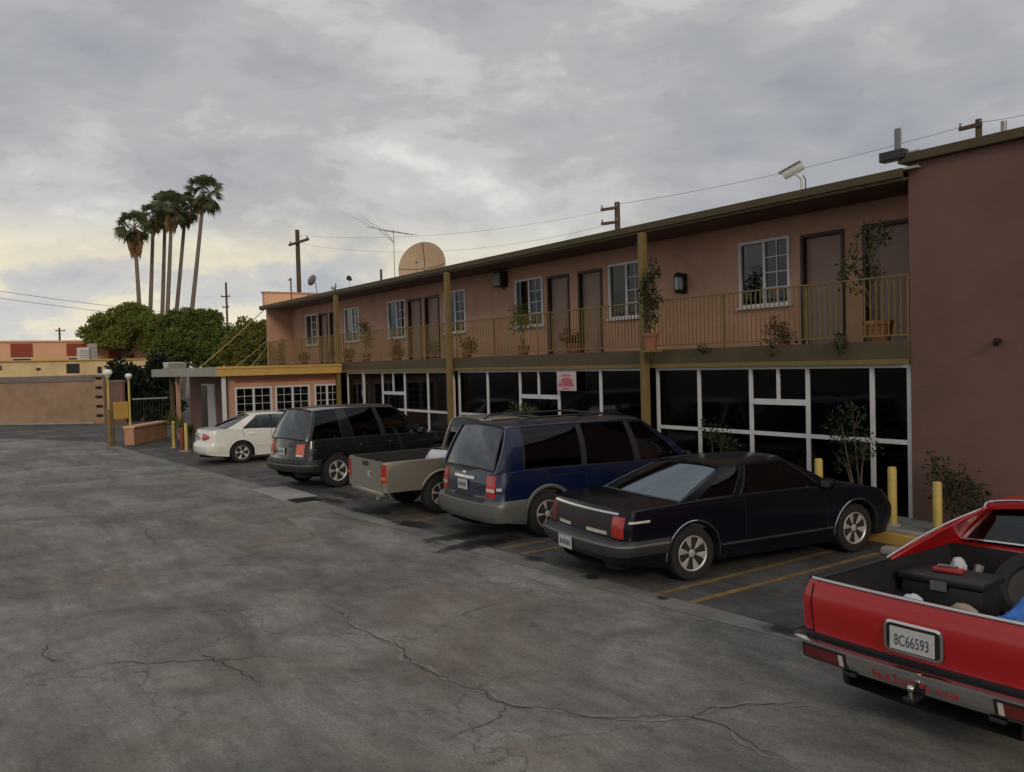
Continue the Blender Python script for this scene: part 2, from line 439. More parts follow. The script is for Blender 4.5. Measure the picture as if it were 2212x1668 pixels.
    t.links.new(nz(45, 4, 0.7).outputs[0], bp.inputs['Height']); t.links.new(bp.outputs[0], b.inputs['Normal'])
    return mt
M_lot = asphalt('worn_grey_asphalt', (0.207, 0.199, 0.180), (0.295, 0.286, 0.262), (0.102, 0.098, 0.090), 0.6, 1.9)
M_stall = asphalt('dark_stall_asphalt', (0.098, 0.096, 0.094), (0.155, 0.15, 0.145), (0.052, 0.051, 0.052), 0.6, 1.4, stain=0.8, brown=0.25)
M_earth = mat('far_ground', (0.13, 0.12, 0.10), 0.95, var=0.3, vscale=0.05)
M_paint = mat('worn_yellow_line', (0.225, 0.140, 0.05), 0.85, var=0.25, vscale=6, dirt=(0.10, 0.09, 0.075), dscale=3.2, damt=1.0)
M_gutter = mat('gutter_concrete', (0.205, 0.20, 0.185), 0.9, var=0.25, vscale=1.5, bump=0.3, bscale=40, dirt=(0.105, 0.10, 0.095), dscale=0.7, damt=1.0)
def stainmat(name, color):
    mt = mat(name, color, 0.55, var=0.3, vscale=3); t = mt.node_tree
    o = [n for n in t.nodes if n.type == 'OUTPUT_MATERIAL'][0]; b = t.nodes['Principled BSDF']
    tcn = t.nodes.new('ShaderNodeTexCoord'); mp = t.nodes.new('ShaderNodeMapping'); mp.inputs['Location'].default_value = (-1, -1, 0); mp.inputs['Scale'].default_value = (2, 2, 0)
    t.links.new(tcn.outputs['Generated'], mp.inputs[0])
    ln = t.nodes.new('ShaderNodeVectorMath'); ln.operation = 'LENGTH'; t.links.new(mp.outputs[0], ln.inputs[0])
    nz = t.nodes.new('ShaderNodeTexNoise'); nz.inputs['Scale'].default_value = 4.5; nz.inputs['Detail'].default_value = 7; t.links.new(tcn.outputs['Object'], nz.inputs['Vector'])
    ad = t.nodes.new('ShaderNodeMath'); ad.operation = 'MULTIPLY_ADD'; ad.inputs[1].default_value = 1.5; t.links.new(nz.outputs[0], ad.inputs[0]); t.links.new(ln.outputs['Value'], ad.inputs[2])
    rp = t.nodes.new('ShaderNodeValToRGB'); rp.color_ramp.elements[0].position = 0.62; rp.color_ramp.elements[0].color = (0.9, 0.9, 0.9, 1); rp.color_ramp.elements[1].position = 1.0; rp.color_ramp.elements[1].color = (0, 0, 0, 1)
    dv = t.nodes.new('ShaderNodeMath'); dv.operation = 'MULTIPLY'; dv.inputs[1].default_value = 0.62; t.links.new(ad.outputs[0], dv.inputs[0]); t.links.new(dv.outputs[0], rp.inputs[0])
    tr = t.nodes.new('ShaderNodeBsdfTransparent'); mx = t.nodes.new('ShaderNodeMixShader')
    t.links.new(rp.outputs[0], mx.inputs[0]); t.links.new(tr.outputs[0], mx.inputs[1]); t.links.new(b.outputs[0], mx.inputs[2]); t.links.new(mx.outputs[0], o.inputs[0])
    return mt
M_oil = stainmat('oil_stain', (0.020, 0.017, 0.014))
M_fill = mat('crack_filler', (0.215, 0.206, 0.187), 0.9, var=0.3, vscale=6)
M_crk = mat('crack_line', (0.065, 0.061, 0.055), 0.95, var=0.3, vscale=6)  # dark line along the middle of each crack
M_walk = mat('sidewalk_concrete', (0.20, 0.20, 0.195), 0.9, var=0.2, vscale=1.8, bump=0.3, bscale=40, dirt=(0.11, 0.11, 0.105), dscale=1.2, damt=0.7)

def sheet(name, poly, z, material, parent=None, kind='structure'):
    mb = MB(); mb.add([(x, y, z) for x, y in poly], [tuple(range(len(poly)))])
    o = mb.build(name, material, parent)
    if kind and parent is None: o['kind'] = kind
    return o
g = sheet('ground', [(-1500, -1500), (1500, -1500), (1500, 1500), (-1500, 1500)], -0.004, M_earth)
SEAM = [(-44.5, 1.6), (-36.1, 5.5), (-29.9, 5.62), (-16.6, 6.16), (-11.9, 6.36), (-8.8, 6.48), (-6.8, 6.53), (-5.06, 6.66), (9, 7.3)]
pave = sheet('asphalt_pavement', [(-90, -40), (9, -40), (9, 13.4), (-36, 13.4), (-36, 40), (-90, 40)], 0.0, M_stall)
lot = sheet('parking_lot', [(-44.5, -38), (9, -38)] + SEAM[::-1], 0.004, M_lot)
# pale concrete gutter along the seam
mb = MB()
for (a, b) in zip(SEAM[1:], SEAM[2:]):
    n = 10
    for i in range(n):
        xa, ya = lerp(a[0], b[0], i/n), lerp(a[1], b[1], i/n); xb, yb = lerp(a[0], b[0], (i+1)/n), lerp(a[1], b[1], (i+1)/n)
        wa = 0.16 + 0.05*noise.noise((xa*0.9, 3, 0)); wb = 0.16 + 0.05*noise.noise((xb*0.9, 3, 0))
        mb.quad((xa, ya-wa, 0.008), (xb, yb-wb, 0.008), (xb, yb+wb, 0.008), (xa, ya+wa, 0.008))
mb.build('gutter_strip', M_gutter)['kind'] = 'structure'

# painted stall lines, two thin lines per stall divider
for X in (-6.38, -9.5, -12.75, -16.0, -19.9, -23.0):
    for dx, y0, y1 in ((0.0, 6.72, 10.6), (-0.47, 6.68, 10.6)):
        if X > -7 and dx < 0: y1 = 10.2
        mb = MB(); n = 14
        for i in range(n):
            ya, yb = lerp(y0, y1, i/n), lerp(y0, y1, (i+1)/n)
            w = lambda y: 0.05 + 0.012*noise.noise((X*3+dx, y*2.2, 0))
            sx = X+dx
            mb.quad((sx-w(ya), ya, 0.004), (sx+w(ya), ya, 0.004), (sx+w(yb)+0.0, yb, 0.004), (sx-w(yb), yb, 0.004))
        mb.build('painted_line', M_paint, pave)

# oil and water stains
def blob(name, c, rx, ry, rot, material, parent, z, seed, n=36):
    mb = MB(); vs = []
    for i in range(n):
        t = 2*PI*i/n
        k = 1 + 0.45*noise.noise((math.cos(t)*1.3+seed, math.sin(t)*1.3, seed)) + 0.16*noise.noise((math.cos(t)*4, math.sin(t)*4+seed, 1))
        x, y = rx*k*math.cos(t), ry*k*math.sin(t)
        vs.append((c[0]+x*math.cos(rot)-y*math.sin(rot), c[1]+x*math.sin(rot)+y*math.cos(rot), z))
    mb.add(vs, [tuple(range(n))]); return mb.build(name, material, parent)
STAINS = [(1122, 1216, 0.16, 0.10), (1010, 1180, 0.20, 0.55), (900, 1135, 0.5, 0.12), (640, 1092, 0.35, 0.10), (1265, 1252, 0.10, 0.09),
          (525, 1032, 0.10, 0.10), (1690, 1362, 0.16, 0.10), (1395, 1305, 0.08, 0.05), (790, 1108, 0.5, 0.10), (745, 1070, 0.5, 0.18), (960, 1165, 0.16, 0.42)]
for i, (x, y, rx, ry) in enumerate(STAINS):
    p = onZ(x, y); p.y = max(p.y, 6.62) if x < 1600 else p.y
    blob('oil_stain', p, rx*1.7, ry*1.7, 0.2*(i % 3), M_oil, pave, 0.012, i*3.7)
# cracks traced on the paving
def crack_strip(name, pix, w, material, z, seed, sub=12):
    P = [onZ(*p) for p in pix]; pts = []
    for a, b in zip(P, P[1:]):
        for i in range(sub): pts.append(a.lerp(b, i/sub))
    pts.append(P[-1])
    for i, p in enumerate(pts):
        p.x += 0.10*noise.noise((p.x*2.3+seed, p.y*2.3, 0))+0.04*noise.noise((p.x*9, p.y*9+seed, 0)); p.y += 0.10*noise.noise((p.x*2.3, p.y*2.3+seed, 5))+0.04*noise.noise((p.x*9+seed, p.y*9, 3)); p.z = z
    mb = MB(); L = []; 
    for i, p in enumerate(pts):
        d = (pts[min(i+1, len(pts)-1)]-pts[max(i-1, 0)]).normalized(); n = Vector((-d.y, d.x, 0))
        t = i/(len(pts)-1); ww = w*(0.55+0.8*abs(noise.noise((i*0.45, seed, 2))))*min(1, 4*t+0.15, 4*(1-t)+0.15)
        L.append((p+n*ww, p-n*ww))
    for a, b in zip(L, L[1:]): mb.quad(a[0], a[1], b[1], b[0])
    return mb.build(name, material, lot)
CRACKS = [[(640, 1265), (720, 1320), (790, 1365), (850, 1400), (900, 1435), (960, 1465), (1020, 1490), (1070, 1510), (1110, 1522), (1180, 1535), (1280, 1550), (1380, 1552), (1500, 1556), (1580, 1580), (1660, 1625), (1740, 1665)],
      [(1108, 1518), (1085, 1545), (1020, 1575), (960, 1600)],
      [(430, 1405), (460, 1425), (520, 1455), (560, 1490)],
      [(180, 1440), (280, 1432), (420, 1430), (500, 1424), (600, 1420)],
      [(980, 1335), (1010, 1322), (1060, 1308), (1120, 1300)],
      [(85, 1390), (95, 1415), (110, 1430), (140, 1428)],
      [(1500, 1556), (1540, 1530), (1640, 1520), (1760, 1525)],
      [(300, 1140), (330, 1165), (345, 1180)], [(440, 1225), (520, 1222), (590, 1215)]]
for i, c in enumerate(CRACKS):
    if i in (0, 5, 6): crack_strip('crack_filler', c, 0.026, M_fill, 0.008, i*1.3)
    crack_strip('crack', c, 0.007, M_crk, 0.012, i*1.3+0.6)

# storm drain: pale slab with a black grate opening
p = onZ(612, 1066)
t = thing('storm_drain', 'pale concrete drain slab with dark iron grate behind the dark sport utility', 'drain', (p.x, p.y, 0))
mb = MB(); mb.cbox((0, 0, 0.012), (1.9, 0.75, 0.024), ch=0.008); mb.build('slab', M_conc, t)
mb = MB(); mb.box(0.98, 1.5, -0.28, 0.28, 0.001, 0.009); mb.build('frame', M_black, t)
for i in range(7):
    mb = MB(); mb.box(1.0+i*0.07, 1.03+i*0.07, -0.25, 0.25, 0.009, 0.02); mb.build('grate_bar', M_black, t)

# raised sidewalk with kerb in front of the motel
mb = MB(); mb.box(-28.4, 9, 11.45, 13.3, 0.0, 0.12); mb.build('sidewalk', M_walk, bevel=0.02)['kind'] = 'structure'
mb = MB(); mb.box(-28.4, 9, 11.29, 11.447, 0.0, 0.125); mb.build('kerb', M_conc, bevel=0.02)['kind'] = 'structure'
# ------------------------------------------------------------------ the motel
FY, WY = 12.3, 13.42                 # balcony edge and recessed wall planes
XL, XR = -36.2, -7.02
ZF, ZS, ZE = 2.82, 2.51, 5.42        # balcony floor, slab soffit, eave top
motel = thing('motel_building', 'two-storey peach motel wing with mustard posts, upper balcony and dark glazed ground floor', 'motel')
WINS = [(-11.2, -10.0), (-15.1, -13.9), (-18.95, -17.7), (-22.8, -21.55), (-26.7, -25.42), (-30.4, -29.05), (-34.45, -33.15)]
DOORS = [(-9.76, -8.86), (-8.50, -7.60), (-16.24, -15.34), (-17.50, -16.60), (-24.06, -23.14), (-25.22, -24.30), (-32.98, -32.12), (-31.85, -31.0)]
WZ0, WZ1, DZ1 = 3.63, 4.92, 4.88
# upper wall with real openings
def wall_with_openings(mb, x0, x1, z0, z1, yf, yb, ops):
    xs = sorted({x0, x1} | {a for o in ops for a in o[:2]})
    for a, b in zip(xs, xs[1:]):
        m_ = (a+b)/2; cut = sorted([(o[2], o[3]) for o in ops if o[0] <= m_ <= o[1]])
        z = z0
        for c0, c1 in cut:
            if c0 > z: mb.box(a, b, yf, yb, z, c0)
            z = c1
        if z < z1: mb.box(a, b, yf, yb, z, z1)
mb = MB()
wall_with_openings(mb, XL, XR+6, ZF, 5.27, WY, WY+0.2, [(a, b, WZ0, WZ1) for a, b in WINS] + [(a, b, ZF, DZ1) for a, b in DOORS])
mb.build('upper_wall', M_wall, motel, weld=True)
# interior backing so openings are never see-through
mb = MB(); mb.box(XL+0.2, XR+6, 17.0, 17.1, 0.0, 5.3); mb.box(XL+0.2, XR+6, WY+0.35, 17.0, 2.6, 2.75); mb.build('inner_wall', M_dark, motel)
# left end wall and left return: wall between balcony end and facade edge
mb = MB(); mb.box(XL-0.02, XL+0.18, FY+0.02, 17.1, 0.0, 5.27); mb.build('end_wall', M_wall, motel)
# rear of building
mb = MB(); mb.box(XL, XR+6, 22.8, 23.0, 0.0, 5.3); mb.build('rear_wall', M_wall, motel)
# roof deck, eave fascia and soffit
mb = MB(); mb.box(XL-0.25, XR+0.2, FY-0.12, 23.2, 5.405, 5.435); mb.build('roof', M_roof, motel)
mb = MB(); mb.box(XL-0.28, XR-0.003, FY-0.20, FY-0.14, 5.29, 5.425); mb.build('eave_fascia', M_olive, motel, bevel=0.008)
mb = MB(); mb.box(XL-0.28, XR-0.003, FY-0.16, FY-0.09, 5.245, 5.288); mb.build('gutter', M_olive, motel)
mb = MB(); mb.box(XL-0.28, XL-0.22, FY-0.14, 23.2, 5.29, 5.425); mb.build('gable_fascia', M_olive, motel)
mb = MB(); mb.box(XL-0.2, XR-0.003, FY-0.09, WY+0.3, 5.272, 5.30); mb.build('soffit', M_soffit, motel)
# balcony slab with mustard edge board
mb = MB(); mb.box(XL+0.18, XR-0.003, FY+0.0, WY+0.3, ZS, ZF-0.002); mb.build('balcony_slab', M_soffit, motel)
mb = MB(); mb.box(XL+0.18, XR-0.003, FY-0.06, FY-0.002, ZS+0.01, ZF+0.03); mb.build('balcony_fascia', M_olive, motel, bevel=0.008)
mb = MB(); mb.box(-28.2, XR-0.003, FY-0.10, FY-0.062, ZS-0.03, ZS+0.05); mb.build('fascia_moulding', M_mustard, motel, bevel=0.006)
# posts
POSTS = [-12.60, -20.42, -28.18]
for i, X in enumerate(POSTS):
    mb = MB(); mb.box(X-0.06, X+0.085, FY-0.26, FY-0.12, 0.12, 5.243); o = mb.build('post', M_mustard, motel, bevel=0.012)
# right-hand block
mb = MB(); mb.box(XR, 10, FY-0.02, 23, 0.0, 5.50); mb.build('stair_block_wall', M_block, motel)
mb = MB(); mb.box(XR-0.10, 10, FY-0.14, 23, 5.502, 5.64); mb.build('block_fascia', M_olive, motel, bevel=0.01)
mb = MB(); sp_ = onY(2152, 736, FY-0.1); mb.tube([(sp_.x, FY+0.05, sp_.z), (sp_.x, FY-0.10, sp_.z), (sp_.x+0.03, FY-0.17, sp_.z-0.05)], 0.04, 8); mb.build('wall_spout', M_dframe, motel, smooth=40)

# windows of the upper floor
def sliding_window(x0, x1, z0, z1, yf, parent, muntin=True, dark_left=True, curtain=True):
    fw = 0.055
    mb = MB()
    mb.box(x0, x1, yf-0.03, yf+0.05, z1-fw, z1); mb.box(x0, x1, yf-0.03, yf+0.05, z0, z0+fw)
    mb.box(x0, x0+fw, yf-0.03, yf+0.05, z0+fw, z1-fw); mb.box(x1-fw, x1, yf-0.03, yf+0.05, z0+fw, z1-fw)
    w = mb.build('window', M_white, parent)
    xm = (x0+x1)/2
    mb = MB(); mb.box(xm-0.03, xm+0.03, yf-0.012, yf+0.03, z0+fw, z1-fw); mb.build('meeting_rail', M_white, w)
    mb = MB(); mb.box(x0-0.04, x1+0.04, yf-0.075, yf-0.032, z0-0.035, z0+0.012); mb.build('sill', M_white, w)
    for a, b in ((x0+fw, xm-0.03), (xm+0.03, x1-fw)):
        mb = MB(); mb.box(a, b, yf+0.022, yf+0.028, z0+fw, z1-fw); mb.build('pane', M_glass, w)
    if muntin:
        a, b = xm+0.03, x1-fw
        mb = MB()
        for k in (1, 2, 3):
            z = lerp(z0+fw, z1-fw, k/4); mb.box(a, b, yf+0.008, yf+0.02, z-0.009, z+0.009)
        x = (a+b)/2; mb.box(x-0.009, x+0.009, yf+0.006, yf+0.0195, z0+fw, z1-fw)
        mb.build('muntin', M_white, w)
    if curtain:
        mb = MB(); n = 26; a, b = xm+0.02, x1-0.03
        mb.grid(lambda u, v_: (lerp(a, b, u), yf+0.16+0.02*math.sin(u*n), lerp(z0, z1, v_)), n, 1)
        mb.build('curtain', M_curtain, w, smooth=60)
    return w
for i, (a, b) in enumerate(WINS):
    sliding_window(a, b, WZ0, WZ1, WY, motel, curtain=(i not in (3,)))
# doors of the upper floor
for i, (a, b) in enumerate(DOORS):
    fw = 0.06
    mb = MB(); mb.box(a, a+fw, WY-0.03, WY+0.14, ZF, DZ1); mb.box(b-fw, b, WY-0.03, WY+0.14, ZF, DZ1); mb.box(a+fw, b-fw, WY-0.03, WY+0.14, DZ1-fw, DZ1)
    fr = mb.build('door_frame', M_dframe, motel)
    mb = MB(); mb.box(a+fw+0.004, b-fw-0.004, WY+0.085, WY+0.125, ZF+0.01, DZ1-fw-0.004); d = mb.build('door', M_door, motel)
    mb = MB(); hx = a+fw+0.09 if i % 2 else b-fw-0.09
    mb.cyl((hx, WY+0.085, ZF+1.0), (hx, WY+0.04, ZF+1.0), 0.014, n=8); mb.lathe([(0.0, -0.03), (0.02, -0.026), (0.03, -0.01), (0.026, 0.01), (0.0, 0.014)], (hx, WY+0.035, ZF+1.0), 'Y', 10)
    mb.build('door_knob', M_brass, d, smooth=50)
# railing
rail = MB()
for a, b in ((XL+0.2, POSTS[2]-0.08), (POSTS[2]+0.11, POSTS[1]-0.08), (POSTS[1]+0.11, POSTS[0]-0.08), (POSTS[0]+0.11, XR-0.01)):
    rail.box(a, b, FY-0.02, FY+0.02, ZF+1.01, ZF+1.035); rail.box(a, b, FY-0.018, FY+0.018, ZF+0.10, ZF+0.125)
    n = max(1, round((b-a)/1.9))
    for k in range(n+1):
        x = lerp(a+0.02, b-0.02, k/n); rail.box(x-0.014, x+0.014, FY-0.015, FY+0.015, ZF-0.02, ZF+1.01)
rl = rail.build('railing', M_mustard, motel)
bal = MB(); bal.box(-0.0075, 0.0075, -0.0075, 0.0075, ZF+0.125, ZF+1.01); bm_ = bal.mesh('baluster', M_mustard)
x = XL+0.3; nb = 0
while x < XR-0.05 and nb < 297:
    if min(abs(x-X-0.015) for X in POSTS) > 0.14: shared('baluster', bm_, rl, (x, FY, 0)); nb += 1
    x += 0.1015

# ground-floor glazed front
def glazed_bay(xs, mids, wz, sill=1.28, top=ZS-0.005):
    """xs: mullion centres, mids: index of the bay that has a high sliding window, wz: its bottom rail height"""
    y0, y1 = FY+0.02, FY+0.09
    mb = MB(); mb.box(xs[0]-0.04, xs[-1]+0.04, y0-0.012, y1+0.01, top-0.075, top); fr = mb.build('window_front', M_white, motel)
    for x in xs:
        mb = MB(); mb.box(x-0.036, x+0.036, y0, y1, 0.12, top-0.075); mb.build('mullion', M_white, fr)
    for k, (a, b) in enumerate(zip(xs, xs[1:])):
        a, b = a+0.036, b-0.036
        mb = MB(); mb.box(a, b, y0+0.004, y1-0.004, sill-0.035, sill+0.035); mb.build('transom', M_white, fr)
        mb = MB(); mb.box(a, b, y0+0.03, y0+0.036, 0.12, sill-0.035); mb.build('pane', M_dglass, fr)
        if k == mids:
            mb = MB(); mb.box(a, b, y0-0.01, y1-0.006, wz-0.05, wz+0.05); mb.build('window_rail', M_white, fr)
            xm = (a+b)/2
            mb = MB(); mb.box(xm-0.028, xm+0.028, y0-0.004, y1-0.01, wz+0.05, top-0.075); mb.build('window_stile', M_white, fr)
            for c, d in ((a, xm-0.028), (xm+0.028, b)):
                mb = MB(); mb.box(c, d, y0+0.03, y0+0.036, wz+0.05, top-0.075); mb.build('pane', M_dglass, fr)
            mb = MB(); mb.box(a, b, y0+0.03, y0+0.036, sill+0.035, wz-0.05); mb.build('pane', M_dglass, fr)
        else:
            mb = MB(); mb.box(a, b, y0+0.03, y0+0.036, sill+0.035, top-0.075); mb.build('pane', M_dglass, fr)
glazed_bay([-12.45, -11.33, -10.08, -8.88, -7.69, -7.07], 2, 1.85)
glazed_bay([-20.27, -18.81, -17.32, -15.74, -14.23, -12.80], 2, 1.82)
glazed_bay([-27.85, -26.5, -25.10, -23.54, -22.06, -20.62], 2, 1.80)
# room behind the glazing: low wall, floor and hanging curtains
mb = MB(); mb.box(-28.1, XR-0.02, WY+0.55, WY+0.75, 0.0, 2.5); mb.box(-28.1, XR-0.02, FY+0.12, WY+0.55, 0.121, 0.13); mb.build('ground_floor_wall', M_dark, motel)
for a, b in ((-9.9, -9.5), (-11.0, -10.4), (-17.1, -16.7), (-13.9, -13.3), (-24.9, -24.5)):
    mb = MB(); n = 24
    mb.grid(lambda u, v_: (lerp(a, b, u), FY+0.42+0.025*math.sin(u*n*0.9), lerp(0.5, 2.4, v_)), n, 1)
    mb.build('curtain', M_curtain, motel, smooth=60)

# lanterns and boxes on the upper wall
def wall_lantern(x, z, label):
    t = thing('wall_lantern', label, 'wall lamp', (x, WY, z))
    mb = MB(); mb.cbox((0, -0.03, 0), (0.20, 0.055, 0.42), ch=0.015); mb.build('backplate', M_black, t)
    mb = MB(); mb.lathe([(0.0, -0.22), (0.07, -0.21), (0.10, -0.17), (0.10, -0.13)], (0, -0.16, 0), n=12); mb.lathe([(0.105, 0.13), (0.11, 0.16), (0.07, 0.22), (0.0, 0.24)], (0, -0.16, 0), n=12); mb.build('cage', M_black, t, smooth=40)
    mb = MB(); mb.lathe([(0.085, -0.13), (0.092, 0.0), (0.085, 0.13)], (0, -0.16, 0), n=12); mb.build('lens', mat('frosted_lens', (0.30, 0.34, 0.33), 0.25, var=0.1), t, smooth=60)
    for k in range(4):
        a = PI/4+k*PI/2
        mb = MB(); mb.cyl((0.097*math.cos(a), -0.16+0.097*math.sin(a), -0.14), (0.097*math.cos(a), -0.16+0.097*math.sin(a), 0.14), 0.009, n=6); mb.build('bar', M_black, t)
    return t
wall_lantern(-12.70, 4.26, 'black lantern on the upper wall between a mustard post and a white window')
t = thing('wall_box', 'dark metal box high on the upper wall beside a white window', 'wall box', (-19.5, WY, 5.0))
mb = MB(); mb.cbox((0, -0.13, 0), (0.40, 0.26, 0.42), ch=0.02); mb.build('case', M_black, t)
mb = MB()
for k in range(6): mb.box(-0.17, 0.17, -0.272, -0.262, -0.15+k*0.055, -0.12+k*0.055)
mb.build('louvre', M_grey, t)
mb = MB(); mb.box(-0.05, 0.05, -0.02, 0.0, -0.30, -0.21); mb.build('bracket', M_black, t)
for X in POSTS[:2]:
    t = thing('eave_lamp', 'small dark floodlight under the eave beside the post with the tall narrow tree' if X > -15 else 'small dark floodlight under the eave beside the middle post near the big dish', 'lamp', (X-0.42, FY+0.06, 5.27), group='eave floodlights by the posts')
    mb = MB(); mb.cyl((0, 0, 0), (0, 0, -0.08), 0.05, n=10); mb.build('base', M_black, t, smooth=40)
    mb = MB(); mb.lathe([(0.0, 0.0), (0.045, -0.01), (0.075, -0.11), (0.07, -0.115), (0.0, -0.09)], (0, -0.03, -0.08), n=14, M=Matrix.Rotation(R(35), 3, 'X')); mb.build('shade', M_black, t, smooth=40)

# ------------------------------------------------------------------ office annex
AX0, AX1, AY0 = -37.2, -28.42, 8.35
office = thing('motel_office', 'low peach office annex with yellow fascia and white grid windows behind the white sedan', 'office')
AW = [tuple(onX(px, 850, AX1).y for px in pr) for pr in ((507, 587), (594, 669), (679, 733))]
mb = MB()
ys = sorted({AY0, FY-0.1} | {v_ for w in AW for v_ in w})
for a, b in zip(ys, ys[1:]):
    m_ = (a+b)/2
    if any(w[0] <= m_ <= w[1] for w in AW):
        mb.box(AX1-0.2, AX1, a, b, 0, 0.95); mb.box(AX1-0.2, AX1, a, b, 2.09, 2.50)
    else: mb.box(AX1-0.2, AX1, a, b, 0, 2.50)
mb.build('side_wall', M_wall, office, weld=True)
FD = (onY(440, 900, AY0+0.9).x, onY(466, 900, AY0+0.9).x)
mb = MB(); mb.box(AX0, AX1-0.2, AY0+0.9, AY0+1.1, 0, 2.50); mb.build('porch_wall', M_block, office)
mb = MB(); mb.box(AX0, AX0+0.2, AY0+1.1, 17, 0, 2.5); mb.build('far_wall', M_block, office)
mb = MB(); mb.box(AX0-0.5, AX1+0.35, AY0-0.45, 12.2, 2.52, 2.74); mb.build('roof_slab', M_soffit, office)
mb = MB(); mb.box(AX0-0.5, AX1+0.35, 12.2, 17, 2.52, 2.74); mb.build('roof_back', M_soffit, office)
mb = MB(); mb.box(AX0-0.52, AX1+0.36, AY0-0.46, 16.9, 2.742, 2.775); mb.build('roof_felt', M_roof, office)
mb = MB(); mb.box(AX1+0.352, AX1+0.40, AY0-0.50, FY-0.11, 2.47, 2.78); mb.build('yellow_fascia', M_fasciay, office, bevel=0.008)
mb = MB(); mb.box(AX1+0.402, AX1+0.43, AY0-0.51, FY-0.11, 2.71, 2.79); mb.build('fascia_drip', M_fasciay, office, bevel=0.006)
mb = MB(); mb.box(AX0-0.5, AX1+0.352, AY0-0.50, AY0-0.452, 2.47, 2.78); mb.build('grey_fascia', M_shadefascia, office, bevel=0.008)
mb = MB(); mb.box(AX1+0.002, AX1+0.03, AY0+0.2, FY-0.12, 2.24, 2.34); mb.build('red_trim', mat('faded_red_trim', (0.36, 0.09, 0.05), 0.8, var=0.35, vscale=5), office)
for (a, b) in AW:
    z0, z1, X = 0.95, 2.09, AX1
    fw = 0.06
    mb = MB(); mb.box(X-0.06, X+0.03, a, b, z1-fw, z1); mb.box(X-0.06, X+0.03, a, b, z0, z0+fw); mb.box(X-0.06, X+0.03, a, a+fw, z0+fw, z1-fw); mb.box(X-0.06, X+0.03, b-fw, b, z0+fw, z1-fw)
    ym = (a+b)/2; mb.box(X-0.05, X+0.025, ym-0.035, ym+0.035, z0+fw, z1-fw)
    w = mb.build('window', M_white, office)
    for c, d in ((a+fw, ym-0.035), (ym+0.035, b-fw)):
        mb = MB(); mb.box(X-0.03, X-0.024, c, d, z0+fw, z1-fw); mb.build('pane', M_glass, w)
        mb = MB(); mid = (c+d)/2
        mb.box(X-0.022, X-0.010, mid-0.007, mid+0.007, z0+fw, z1-fw)
        for k in (1, 2, 3):
            z = lerp(z0+fw, z1-fw, k/4); mb.box(X-0.0215, X-0.0105, c, d, z-0.007, z+0.007)
        mb.build('muntin', M_white, w)
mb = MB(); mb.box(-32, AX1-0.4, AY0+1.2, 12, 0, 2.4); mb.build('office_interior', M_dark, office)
for a, b in AW:
    mb = MB(); mb.grid(lambda u, v_: (AX1-0.24+0.015*math.sin(u*40), lerp(a, b, u), lerp(1.0, 2.1, v_)), 30, 1); mb.build('blind', mat('green_blind', (0.10, 0.12, 0.085), 0.9, var=0.3, vscale=6) if 'green_blind' not in MATS else MATS['green_blind'], office, smooth=60)
mb = MB(); mb.box(FD[0]-0.08, FD[1]+0.08, AY0+0.86, AY0+0.898, 0, 2.15); df = mb.build('door_frame', M_white, office)
mb = MB(); mb.box(FD[0], FD[0]+(FD[1]-FD[0])*0.45, AY0+0.84, AY0+0.858, 0.05, 2.08); mb.build('glass_door', M_black, df)
mb = MB(); mb.box(FD[0]+(FD[1]-FD[0])*0.5, FD[1], AY0+0.84, AY0+0.858, 0.05, 2.08); mb.build('side_panel', M_white, df)
for px, mt_ in ((386, M_wall), (373, M_olive)):
    X = onY(px, 880, AY0-0.2).x
    mb = MB(); mb.box(X-0.07, X+0.07, AY0-0.27, AY0-0.13, 0, 2.52); mb.build('porch_post', mt_, office, bevel=0.01)
mb = MB(); mb.box(AX1+0.10, AX1+0.22, AY0-0.3, AY0-0.18, 0, 2.52); mb.build('corner_column', M_white, office, bevel=0.01)
# pale hatch on the annex roof
p = onY(378, 795, 9.5)
t = thing('roof_hatch', 'pale slanted sheet metal hatch on the office roof', 'hatch', (p.x, 9.5, 2.775))
mb = MB(); mb.prism([(-0.30, 0), (0.30, 0), (0.55, 0.30), (-0.60, 0.34)], lambda q: (q[0], -0.4, q[1]), lambda q: (q[0], 0.4, q[1])); mb.build('cover', mat('pale_sheet_metal', (0.55, 0.55, 0.48), 0.6, var=0.1), t)
mb = MB(); mb.box(-0.45, 0.4, -0.43, -0.402, 0.02, 0.10); mb.build('flashing', M_grey, t)
# guy lines from annex roof to the upper floor corner
for k, (pa, ya, pb) in enumerate((((430, 797), 9.0, (577, 668)), ((507, 791), 9.6, (580, 738)), ((540, 790), 10.6, (581, 752)))):
    a = onY(*pa, ya); a.z = 2.775
    b = onY(*pb, FY); b = Vector((XL-0.02, FY-0.05, min(b.z, 5.28)))
    mb = MB(); mb.tube([a, a.lerp(b, 0.5)-Vector((0, 0, 0.05)), b], 0.019, 6)
    o = mb.build('guy_line', mat('tan_conduit', (0.36, 0.29, 0.13), 0.7, var=0.1) if k == 0 else MATS['tan_conduit'])
    tag(o, ['tan conduit line rising from the office roof edge to the eave corner', 'tan conduit line from the yellow fascia to the middle of the motel corner', 'short tan conduit line low against the motel corner'][k], 'conduit')
